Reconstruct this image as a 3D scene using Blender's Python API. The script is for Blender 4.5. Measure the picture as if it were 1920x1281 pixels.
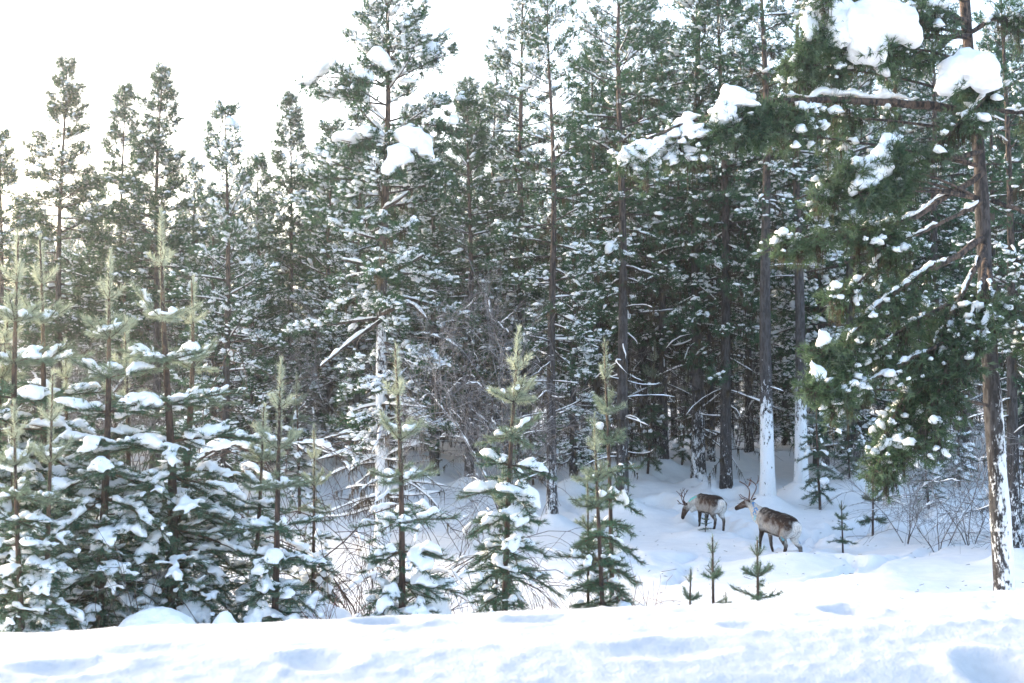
import bpy, math, random
import numpy as np
from mathutils import Vector, Matrix, Euler

for o in list(bpy.data.objects):
    bpy.data.objects.remove(o)
S = bpy.context.scene
COL = S.collection
R = math.radians

# ------------------------------------------------------------------ camera
CAM = np.array([0.0, 0.0, 2.9]); PITCH = R(3.42); F = 2667.0      # F: focal length in pixels of a 1920 wide frame
cd = bpy.data.cameras.new('camera'); cam = bpy.data.objects.new('camera', cd); COL.objects.link(cam)
cam.location = CAM; cam.rotation_euler = (R(90) + PITCH, 0, 0)
cd.sensor_width = 36; cd.lens = 50; cd.clip_start = .1; cd.clip_end = 6000
cd.dof.use_dof = True; cd.dof.focus_distance = 31; cd.dof.aperture_fstop = 3.2
S.camera = cam

# ------------------------------------------------------------------ sky, sun, exposure
SUN_EL, SUN_AZ = R(17.0), R(-53.0)            # azimuth from +Y, negative = to the left
W = bpy.data.worlds.new('World'); S.world = W; W.use_nodes = True
nt = W.node_tree; nt.nodes.clear()
sky = nt.nodes.new('ShaderNodeTexSky'); sky.sky_type = 'NISHITA'; sky.sun_disc = False
sky.sun_elevation = SUN_EL; sky.sun_rotation = SUN_AZ
sky.altitude = 200; sky.air_density = 1.0; sky.dust_density = 4.5; sky.ozone_density = 1.0
bg = nt.nodes.new('ShaderNodeBackground'); bg.inputs['Strength'].default_value = .15
wo = nt.nodes.new('ShaderNodeOutputWorld')
nt.links.new(sky.outputs[0], bg.inputs[0]); nt.links.new(bg.outputs[0], wo.inputs[0])
sd = bpy.data.lights.new('sun', 'SUN'); sun = bpy.data.objects.new('sun', sd); COL.objects.link(sun)
sd.energy = .6; sd.angle = R(10); sd.color = (1.0, .93, .80)
sdir = Vector((math.sin(SUN_AZ) * math.cos(SUN_EL), math.cos(SUN_AZ) * math.cos(SUN_EL), math.sin(SUN_EL)))
sun.rotation_euler = sdir.to_track_quat('Z', 'Y').to_euler(); sun.location = (-30, 10, 30)
vs = S.view_settings
vs.view_transform = 'Standard'; vs.look = 'None'; vs.gamma = 1; vs.exposure = 2.45
S.cycles.max_bounces = 10; S.cycles.diffuse_bounces = 8; S.cycles.glossy_bounces = 2; S.cycles.transmission_bounces = 3
S.cycles.use_denoising = True

# ------------------------------------------------------------------ small maths
def unit(v):
    v = np.asarray(v, float)
    return v / np.maximum(np.linalg.norm(v, axis=-1, keepdims=True), 1e-9)
def smooth(a, b, x):
    t = np.clip((x - a) / (b - a), 0, 1); return t * t * (3 - 2 * t)
def hash3(ix, iy, iz, seed):
    h = (ix.astype(np.int64) * 73856093) ^ (iy.astype(np.int64) * 19349663) ^ (iz.astype(np.int64) * 83492791) ^ (seed * 2654435761)
    h = (h ^ (h >> 13)) * 1274126177; h &= 0xffffffff
    h = ((h ^ (h >> 16)) * 2246822519) & 0xffffffff
    return ((h ^ (h >> 13)) & 0xffffff) / float(0xffffff)
def vnoise(x, y, z=0.0, seed=0):
    x = np.asarray(x, float); y = np.asarray(y, float); z = np.zeros_like(x) + z
    ix, iy, iz = np.floor(x), np.floor(y), np.floor(z)
    fx, fy, fz = x - ix, y - iy, z - iz
    fx = fx * fx * fx * (fx * (fx * 6 - 15) + 10); fy = fy * fy * fy * (fy * (fy * 6 - 15) + 10); fz = fz * fz * (3 - 2 * fz)
    def c(a, b, d): return hash3(ix + a, iy + b, iz + d, seed)
    def pl(d):
        return (c(0, 0, d) * (1 - fx) + c(1, 0, d) * fx) * (1 - fy) + (c(0, 1, d) * (1 - fx) + c(1, 1, d) * fx) * fy
    return (pl(0) * (1 - fz) + pl(1) * fz) * 2 - 1
def fbm(x, y, z=0.0, seed=0, octaves=3):
    s = 0; a = 1; t = 0
    for k in range(octaves):
        s = s + a * vnoise(x * 2 ** k, y * 2 ** k, np.asarray(z) * 2 ** k, seed + k * 17); t += a; a *= .5
    return s / t
def ray(px, py):
    d = np.array([(px - 960) / F, 1.0, (640.5 - py) / F])
    c, s = math.cos(PITCH), math.sin(PITCH)
    return np.array([d[0], d[1] * c - d[2] * s, d[1] * s + d[2] * c])
def at(px, py, Y):
    d = ray(px, py); return CAM + d * (Y / d[1])

# ------------------------------------------------------------------ terrain height
_py = np.arange(-50, 400, .5)
_pz = np.interp(_py, [-50, 5, 12, 16, 25, 30, 34, 38, 41, 46, 60, 100, 200, 400], [0, 0, .02, 0, -.05, -.04, .04, .22, .72, 1.32, 2.35, 3.1, 4.5, 8])
_k = np.hanning(9); _k /= _k.sum()
_pz = np.convolve(np.pad(_pz, 4, mode='edge'), _k, 'valid')
RIDGE0 = np.array([-2.7, 7.5]); RU = unit(np.array([6.1, 2.0])); RN = np.array([-RU[1], RU[0]])   # plough bank line and its normal
def base(x, y):
    z = np.interp(y, _py, _pz)
    t = (x - RIDGE0[0]) * RN[0] + (y - RIDGE0[1]) * RN[1]
    return z * smooth(0, 5, t) + 1.15 * (1 - smooth(-1, 4.0, t))
TRAILS, MOUNDS, PITS = [], [], []         # filled below, in world x, y
def ground_px(px, py, y0=12, y1=90):
    ys = np.linspace(y0, y1, 4000); d = ray(px, py)
    P = CAM[:, None] + d[:, None] * (ys / d[1])
    hit = np.nonzero(P[2] <= base(P[0], ys))[0]
    k = hit[0] if len(hit) else -1
    return np.array([P[0][k], ys[k]])
def seg_dist(x, y, poly):
    best = np.full(np.shape(x), 1e9)
    for a, b in zip(poly[:-1], poly[1:]):
        ab = b - a; L2 = max((ab ** 2).sum(), 1e-9)
        t = np.clip(((x - a[0]) * ab[0] + (y - a[1]) * ab[1]) / L2, 0, 1)
        best = np.minimum(best, np.hypot(x - a[0] - t * ab[0], y - a[1] - t * ab[1]))
    return best
def H(x, y):
    x = np.asarray(x, float); y = np.asarray(y, float)
    z = base(x, y)
    wild = smooth(14, 22, y)
    z = z + wild * (.16 * fbm(x / 5.2, y / 6.0, seed=3) + .07 * vnoise(x / 1.7, y / 1.9, seed=9))
    z = z + smooth(38, 48, y) * .22 * fbm(x / 3.0, y / 3.0, seed=21)
    z = z + wild * (.014 * vnoise(x / .35, y / .4, seed=31) + .035 * fbm(x / .9, y / 1.0, seed=35, octaves=2))
    for poly, w, dep in TRAILS:
        m = (x > poly[:, 0].min() - 3) & (x < poly[:, 0].max() + 3) & (y > poly[:, 1].min() - 3) & (y < poly[:, 1].max() + 3)
        if not np.any(m): continue
        xx, yy = x[m], y[m]
        d = seg_dist(xx + .10 * vnoise(xx / .4, yy / .4, seed=5), yy + .10 * vnoise(xx / .4, yy / .4, seed=6), poly)
        lump = .55 + .45 * vnoise(xx / .28, yy / .28, seed=8)
        zz = -dep * lump * np.exp(-(d / (1.15 * w)) ** 4) + .25 * dep * np.clip(vnoise(xx / .25, yy / .25, seed=18) + .4, 0, 1) * np.exp(-((d - 1.75 * w) / (.6 * w)) ** 2)
        z[m] += zz
    for mx, my, h, r in MOUNDS:
        m = (np.abs(x - mx) < 4 * r) & (np.abs(y - my) < 4 * r)
        if np.any(m): z[m] += h * np.exp(-((x[m] - mx) ** 2 + (y[m] - my) ** 2) / r ** 2)
    return z
def h1(x, y): return float(H(np.array([x]), np.array([y]))[0])

# ------------------------------------------------------------------ materials
def mat(name):
    m = bpy.data.materials.new(name); m.use_nodes = True
    t = m.node_tree; t.nodes.clear()
    o = t.nodes.new('ShaderNodeOutputMaterial')
    return m, t, o
def N(t, kind, **kw):
    n = t.nodes.new(kind)
    for k, v in kw.items():
        if k in n.inputs: n.inputs[k].default_value = v
        else: setattr(n, k, v)
    return n
def attr(t, name): return N(t, 'ShaderNodeAttribute', attribute_name=name)
def mixc(t, fac, a, b, blend='MIX'):
    n = t.nodes.new('ShaderNodeMix'); n.data_type = 'RGBA'; n.blend_type = blend
    for sock, v in ((n.inputs[0], fac), (n.inputs[6], a), (n.inputs[7], b)):
        if hasattr(v, 'is_linked'): t.links.new(v, sock)
        elif isinstance(v, tuple): sock.default_value = (*v, 1)
        else: sock.default_value = v
    return n.outputs[2]
def maprange(t, v, a, b, c=0., d=1., kind='SMOOTHSTEP'):
    n = N(t, 'ShaderNodeMapRange', interpolation_type=kind)
    t.links.new(v, n.inputs[0])
    for k, q in zip((1, 2, 3, 4), (a, b, c, d)): n.inputs[k].default_value = q
    return n.outputs[0]
def math2(t, op, a, b):
    n = N(t, 'ShaderNodeMath', operation=op)
    for k, v in ((0, a), (1, b)):
        if hasattr(v, 'is_linked'): t.links.new(v, n.inputs[k])
        else: n.inputs[k].default_value = v
    return n.outputs[0]
def noise(t, scale, detail=3, rough=.55, stretch=None, coord='Object'):
    tc = N(t, 'ShaderNodeTexCoord'); src = tc.outputs[coord]
    if stretch:
        mp = N(t, 'ShaderNodeMapping'); mp.inputs['Scale'].default_value = stretch
        t.links.new(src, mp.inputs[0]); src = mp.outputs[0]
    n = N(t, 'ShaderNodeTexNoise', Scale=scale, Detail=detail, Roughness=rough)
    t.links.new(src, n.inputs['Vector']); return n.outputs['Fac']
def bump(t, h, strength, dist):
    b = N(t, 'ShaderNodeBump', Strength=strength, Distance=dist); t.links.new(h, b.inputs['Height']); return b.outputs[0]
SNOWC = (.86, .88, .91)
def snow_mat(name, s1, d1, s2, d2, lo=(.84, .86, .90), hi=(.89, .90, .92)):
    m, t, o = mat(name)
    p = N(t, 'ShaderNodeBsdfPrincipled', Roughness=.65)
    p.inputs['Specular IOR Level'].default_value = .25
    n1 = noise(t, s1, 4); n2 = noise(t, s2, 3)
    c = mixc(t, maprange(t, n1, .3, .7), lo, hi)
    t.links.new(c, p.inputs['Base Color'])
    h = math2(t, 'ADD', math2(t, 'MULTIPLY', n1, d1), math2(t, 'MULTIPLY', n2, d2))
    t.links.new(bump(t, h, 1.0, 1.0), p.inputs['Normal'])
    t.links.new(p.outputs[0], o.inputs[0]); return m
M = {}
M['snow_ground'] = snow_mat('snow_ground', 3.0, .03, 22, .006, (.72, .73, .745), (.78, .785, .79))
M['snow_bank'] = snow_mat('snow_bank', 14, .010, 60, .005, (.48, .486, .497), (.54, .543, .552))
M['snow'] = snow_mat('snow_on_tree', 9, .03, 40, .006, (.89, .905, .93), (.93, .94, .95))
def needle_mat(name, dark, light, frost_sun_c, lich=(.06, .05, .025)):
    m, t, o = mat(name)
    a = attr(t, 'a'); b = attr(t, 'b'); info = N(t, 'ShaderNodeObjectInfo')
    c = mixc(t, a.outputs['Fac'], dark, light)
    c = mixc(t, math2(t, 'MULTIPLY', info.outputs['Random'], .25), c, lich)
    c = mixc(t, b.outputs['Fac'], c, frost_sun_c)
    d = N(t, 'ShaderNodeBsdfDiffuse', Roughness=.6); tr = N(t, 'ShaderNodeBsdfTranslucent')
    t.links.new(c, d.inputs[0]); t.links.new(c, tr.inputs[0])
    mx = N(t, 'ShaderNodeMixShader'); mx.inputs[0].default_value = .28
    t.links.new(d.outputs[0], mx.inputs[1]); t.links.new(tr.outputs[0], mx.inputs[2])
    t.links.new(mx.outputs[0], o.inputs[0]); return m
M['needle'] = needle_mat('pine_needles', (.019, .056, .036), (.088, .190, .096), (.62, .66, .66))
M['needle_young'] = needle_mat('young_pine_needles', (.028, .090, .062), (.088, .195, .122), (.52, .55, .42), (.09, .13, .07))  # pale tip colour: hoarfrost plus sunlight painted into the needles
M['needle_near'] = needle_mat('near_pine_needles', (.030, .072, .046), (.150, .235, .120), (.62, .66, .66))
def bark_mat(name, low, high, dark):
    m, t, o = mat(name)
    a = attr(t, 'a'); b = attr(t, 'b')
    n1 = noise(t, 17, 5, .7, (1, 1, .25)); n2 = noise(t, 26, 3, .6, (1, 1, .35)); n3 = noise(t, 6.5, 6, .72, (1, 1, .45))
    c = mixc(t, a.outputs['Fac'], low, high)
    c = mixc(t, maprange(t, n1, .44, .56), dark, c)
    c = mixc(t, math2(t, 'MULTIPLY', n2, .5), c, (.080, .074, .072))
    n4 = noise(t, 30, 3, .6, (1, 1, .4))
    k = maprange(t, math2(t, 'ADD', math2(t, 'ADD', math2(t, 'MULTIPLY', n3, .65), math2(t, 'MULTIPLY', n4, .35)), b.outputs['Fac']), .96, 1.02)
    c = mixc(t, k, c, SNOWC)
    p = N(t, 'ShaderNodeBsdfPrincipled', Roughness=.85); p.inputs['Specular IOR Level'].default_value = .15
    t.links.new(c, p.inputs['Base Color'])
    h = math2(t, 'ADD', math2(t, 'MULTIPLY', n1, .05), math2(t, 'MULTIPLY', k, .03))
    t.links.new(bump(t, h, .9, 1), p.inputs['Normal'])
    t.links.new(p.outputs[0], o.inputs[0]); return m
M['bark'] = bark_mat('pine_bark', (.082, .080, .084), (.200, .135, .100), (.022, .020, .021))
M['bark_young'] = bark_mat('young_bark', (.12, .075, .058), (.21, .14, .085), (.045, .03, .026))
def plain(name, c1, c2, scale=20, rough=.8):
    m, t, o = mat(name)
    p = N(t, 'ShaderNodeBsdfPrincipled', Roughness=rough); p.inputs['Specular IOR Level'].default_value = .2
    t.links.new(mixc(t, maprange(t, noise(t, scale, 3), .35, .65), c1, c2), p.inputs['Base Color'])
    t.links.new(p.outputs[0], o.inputs[0]); return m
M['lichen'] = plain('beard_lichen', (.030, .024, .016), (.075, .060, .036), 5, .95)
M['twig'] = plain('birch_twig', (.050, .036, .032), (.095, .068, .058), 9)
M['frost_twig'] = plain('frosted_twig', (.075, .058, .052), (.30, .295, .30), 4, .9)
M['red_twig'] = plain('red_twig', (.16, .07, .06), (.24, .13, .10), 9)
M['leaf'] = plain('dead_leaf', (.22, .08, .03), (.30, .13, .05), 30)
M['antler'] = plain('antler', (.085, .040, .028), (.14, .075, .055), 25, .6)
M['eye'] = plain('eye', (.008, .006, .005), (.015, .012, .01), 25, .15)

# ------------------------------------------------------------------ mesh collecting
class Acc:
    def __init__(s): s.V, s.T, s.A, s.B, s.n = [], [], [], [], 0
    def add(s, V, T, a=0., b=0.):
        V = np.asarray(V, float).reshape(-1, 3); T = np.asarray(T, np.int64).reshape(-1, 3)
        s.V.append(V); s.T.append(T + s.n); s.n += len(V)
        s.A.append(np.broadcast_to(np.asarray(a, float), len(V))); s.B.append(np.broadcast_to(np.asarray(b, float), len(V)))
    def mesh(s, name, m, smoothed=True):
        me = bpy.data.meshes.new(name)
        if s.n:
            V = np.concatenate(s.V); T = np.concatenate(s.T)
            me.vertices.add(len(V)); me.vertices.foreach_set('co', V.ravel())
            me.loops.add(T.size); me.loops.foreach_set('vertex_index', T.ravel().astype(np.int32))
            me.polygons.add(len(T)); me.polygons.foreach_set('loop_start', np.arange(0, T.size, 3, dtype=np.int32))
            me.polygons.foreach_set('use_smooth', np.full(len(T), smoothed))
            for nm, arr in (('a', s.A), ('b', s.B)):
                at_ = me.attributes.new(nm, 'FLOAT', 'POINT'); at_.data.foreach_set('value', np.concatenate(arr).astype(np.float32))
            me.update(calc_edges=True)
        me.materials.append(m)
        return me
def obj(name, me, parent=None, loc=None):
    o = bpy.data.objects.new(name, me); COL.objects.link(o)
    if parent is not None: o.parent = parent
    if loc is not None: o.location = loc
    return o
def thing(name, label, cat, loc, rz=0., group=None, s=1.):
    o = bpy.data.objects.new(name, None); COL.objects.link(o)
    o.empty_display_size = .2; o.location = loc; o.rotation_euler = (0, 0, rz)
    o.scale = s if isinstance(s, tuple) else (s, s, s)
    o['label'] = label; o['category'] = cat
    if group: o['group'] = group
    return o
def tube(acc, P, r, k=6, a=0., b=0., cap=True):
    P = np.asarray(P, float); n = len(P); r = np.broadcast_to(np.asarray(r, float), n)
    d = unit(np.gradient(P, axis=0))
    ref = np.where(np.abs(d[:, 2:3]) > .9, np.array([[1., 0, 0]]), np.array([[0, 0, 1.]]))
    if np.any(np.abs(d[:, 2]) > .9): ref = np.broadcast_to(np.array([[1., .12, 0]]) if abs(d[:, 0]).mean() < .7 else np.array([[0, 1., 0.1]]), (n, 3))
    u = unit(np.cross(d, ref)); w = np.cross(d, u)
    th = np.arange(k) / k * 2 * np.pi
    V = P[:, None] + r[:, None, None] * (u[:, None] * np.cos(th)[None, :, None] + w[:, None] * np.sin(th)[None, :, None])
    V = V.reshape(-1, 3)
    i = np.arange(n - 1)[:, None] * k; j = np.arange(k)[None]; j2 = (j + 1) % k
    q = np.stack([i + j, i + j2, i + k + j2, i + k + j], -1).reshape(-1, 4)
    T = np.concatenate([q[:, [0, 1, 2]], q[:, [0, 2, 3]]])
    A = np.repeat(np.broadcast_to(np.asarray(a, float), n), k); B = np.repeat(np.broadcast_to(np.asarray(b, float), n), k)
    if cap:
        nv = len(V); V = np.concatenate([V, P[:1], P[-1:]])
        jj = np.arange(k)
        T = np.concatenate([T, np.stack([np.full(k, nv), (jj + 1) % k, jj], -1), np.stack([np.full(k, nv + 1), (n - 1) * k + jj, (n - 1) * k + (jj + 1) % k], -1)])
        A = np.append(A, [A[0], A[-1]]); B = np.append(B, [B[0], B[-1]])
    acc.add(V, T, A, B)
def frame(D):
    D = unit(D); ref = np.where(np.abs(D[:, 2:3]) > .92, np.array([[1., 0, 0]]), np.array([[0, 0, 1.]]))
    u = unit(np.cross(D, ref)); return D, u, np.cross(D, u)
def twigs(acc, P, Q, r0, r1, a=0., b=0.):
    """many straight 3-sided twigs at once"""
    P = np.asarray(P, float).reshape(-1, 3); Q = np.asarray(Q, float).reshape(-1, 3)
    if not len(P): return
    D, u, w = frame(Q - P); m = len(P)
    r0 = np.broadcast_to(r0, m)[:, None]; r1 = np.broadcast_to(r1, m)[:, None]
    vs_ = []
    for C, r in ((P, r0), (Q, r1)):
        for k in range(3):
            th = k * 2.0944; vs_.append(C + r * (u * math.cos(th) + w * math.sin(th)))
    V = np.stack(vs_, 1)
    T = np.array([[0, 1, 4], [0, 4, 3], [1, 2, 5], [1, 5, 4], [2, 0, 3], [2, 3, 5]])
    T = (np.arange(m)[:, None, None] * 6 + T).reshape(-1, 3)
    acc.add(V.reshape(-1, 3), T, np.repeat(np.broadcast_to(a, m), 6), np.repeat(np.broadcast_to(b, m), 6))
def needles(acc, rng, P, D, n, L, Wd, axial, tilt=(25, 70), a=None, b=0., back=False):
    """n thin blades round each shoot that starts at P and runs along D for axial metres"""
    P = np.asarray(P, float).reshape(-1, 3); m = len(P)
    if not m: return
    D, u, w = frame(np.asarray(D, float).reshape(-1, 3))
    axial = np.broadcast_to(axial, m)
    idx = np.repeat(np.arange(m), n if np.isscalar(n) else n); K = len(idx)
    t = rng.random(K); ph = rng.random(K) * 2 * np.pi
    tl = np.radians(tilt[0] + (tilt[1] - tilt[0]) * rng.random(K)) * (1 - .55 * (t > .9))
    d = D[idx] * np.cos(tl)[:, None] + (u[idx] * np.cos(ph)[:, None] + w[idx] * np.sin(ph)[:, None]) * np.sin(tl)[:, None]
    B0 = P[idx] + D[idx] * (t * axial[idx])[:, None]
    ln = (L if np.isscalar(L) else np.asarray(L)[idx]) * (.75 + .5 * rng.random(K))
    side = unit(np.cross(d, rng.normal(size=(K, 3)))) * ((Wd if np.isscalar(Wd) else np.asarray(Wd)[idx]) / 2 * np.ones(K))[:, None]
    V = np.stack([B0 - side, B0 + side, B0 + d * ln[:, None]], 1).reshape(-1, 3)
    if a is None: a = rng.random(m)
    av = np.clip(np.broadcast_to(a, m)[idx] + rng.normal(size=K) * .12, 0, 1)
    bv = np.broadcast_to(b, m)[idx]
    acc.add(V, np.arange(3 * K).reshape(-1, 3), np.repeat(av, 3), np.repeat(bv, 3))
def ico(sub):
    import bmesh
    bm = bmesh.new(); bmesh.ops.create_icosphere(bm, subdivisions=sub, radius=1)
    V = np.array([v.co[:] for v in bm.verts]); T = np.array([[v.index for v in f.verts] for f in bm.faces]); bm.free(); return V, T
ICO = {k: ico(k) for k in (1, 2, 3, 4)}
def blobs(acc, rng, P, D, la, lb, lc, sub=1, rough=.22, freq=1.3):
    """flat bottomed lumps of snow; D: long axis"""
    P = np.asarray(P, float).reshape(-1, 3); m = len(P)
    if not m: return
    V0, T0 = ICO[sub]; nv = len(V0)
    D = np.asarray(D, float).reshape(-1, 3).copy()
    D, u, w = frame(D); w = np.where(w[:, 2:3] < 0, -w, w)
    la, lb, lc = (np.broadcast_to(q, m) for q in (la, lb, lc))
    off = rng.random((m, 3)) * 100
    q = V0[None] * freq + off[:, None]
    r = 1 + rough * 1.5 * fbm(q[..., 0], q[..., 1], q[..., 2], 7, 2)
    z = V0[None, :, 2] * r; z = np.where(z < 0, z * .42, z)
    V = P[:, None] + D[:, None] * (V0[None, :, 0] * r * la[:, None])[..., None] + u[:, None] * (V0[None, :, 1] * r * lb[:, None])[..., None] + w[:, None] * (z * lc[:, None])[..., None]
    T = (np.arange(m)[:, None, None] * nv + T0).reshape(-1, 3)
    acc.add(V.reshape(-1, 3), T)
def loaf(acc, rng, P, wd, hg, k=8, n=None):
    """a lumpy roll of snow lying along the polyline P"""
    P = np.asarray(P, float); L = np.linalg.norm(np.diff(P, axis=0), axis=1); s = np.r_[0, np.cumsum(L)]
    steep = abs(P[-1, 2] - P[0, 2]) / max(s[-1], 1e-6)
    if steep > .82: return                       # snow slides off steep boughs
    k_ = 1 - .5 * smooth(.55, .82, steep); wd, hg = wd * k_, hg * k_
    n = n or max(5, int(s[-1] / .07)); t = np.linspace(0, s[-1], n)
    Q = np.stack([np.interp(t, s, P[:, i]) for i in range(3)], 1)
    e = np.sqrt(np.clip(1 - np.abs(np.linspace(-1, 1, n)) ** 3.5, .02, 1))
    o = rng.random() * 100
    lump = (.75 + .5 * vnoise(t / .13 + o, t * 0, seed=4)) * e
    d = unit(np.gradient(Q, axis=0)); u = unit(np.cross(d, np.array([[0, 0, 1.]]) + 1e-3)); w = np.cross(u, d)
    w = np.where(w[:, 2:3] < 0, -w, w)
    th = np.arange(k) / k * 2 * np.pi
    cz = np.where(np.sin(th) < 0, np.sin(th) * .45, np.sin(th))
    V = Q[:, None] + u[:, None] * (np.cos(th)[None] * (wd * lump)[:, None])[..., None] + w[:, None] * (cz[None] * (hg * lump)[:, None] + .25 * (hg * lump)[:, None])[..., None]
    i = np.arange(n - 1)[:, None] * k; j = np.arange(k)[None]; j2 = (j + 1) % k
    q = np.stack([i + j, i + j2, i + k + j2, i + k + j], -1).reshape(-1, 4)
    T = np.concatenate([q[:, [0, 1, 2]], q[:, [0, 2, 3]]]); nv = n * k
    jj = np.arange(k)
    T = np.concatenate([T, np.stack([np.full(k, nv), (jj + 1) % k, jj], -1), np.stack([np.full(k, nv + 1), (n - 1) * k + jj, (n - 1) * k + (jj + 1) % k], -1)])
    acc.add(np.concatenate([V.reshape(-1, 3), Q[:1], Q[-1:]]), T)
def remeshed(acc, name, m, voxel, iters=4, fac=.5, jag=.026):
    """union of overlapping lumps, melted together"""
    me = acc.mesh(name + '_raw', m); o = bpy.data.objects.new('tmp', me); COL.objects.link(o)
    md = o.modifiers.new('r', 'REMESH'); md.mode = 'VOXEL'; md.voxel_size = voxel; md.use_smooth_shade = True
    if iters:
        sm = o.modifiers.new('s', 'SMOOTH'); sm.iterations = iters; sm.factor = fac
    dg = bpy.context.evaluated_depsgraph_get(); dg.update()
    res = bpy.data.meshes.new_from_object(o.evaluated_get(dg)); res.name = name
    bpy.data.objects.remove(o); bpy.data.meshes.remove(me)
    if not res.materials: res.materials.append(m)
    if jag:
        V = np.empty(len(res.vertices) * 3); res.vertices.foreach_get('co', V); V = V.reshape(-1, 3); q = V / .075
        D = np.stack([fbm(q[:, 0], q[:, 1], q[:, 2], 90 + i, 2) for i in range(3)], 1)
        D2 = np.stack([vnoise(V[:, 0] / .2, V[:, 1] / .2, V[:, 2] / .2, 95 + i) for i in range(3)], 1)
        res.vertices.foreach_set('co', (V + D * jag + D2 * jag * 1.5).ravel()); res.update()
    res.polygons.foreach_set('use_smooth', np.ones(len(res.polygons), bool))
    return res
def copy_tree(root, loc, rz, s, label, group=None):
    r = root.copy(); COL.objects.link(r); r.location = loc; r.rotation_euler = (0, 0, rz)
    r.scale = s if isinstance(s, tuple) else (s, s, s); r['label'] = label
    if group: r['group'] = group
    elif 'group' in r: del r['group']
    for ch in root.children:
        c = ch.copy(); COL.objects.link(c); c.parent = r
    return r

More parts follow.
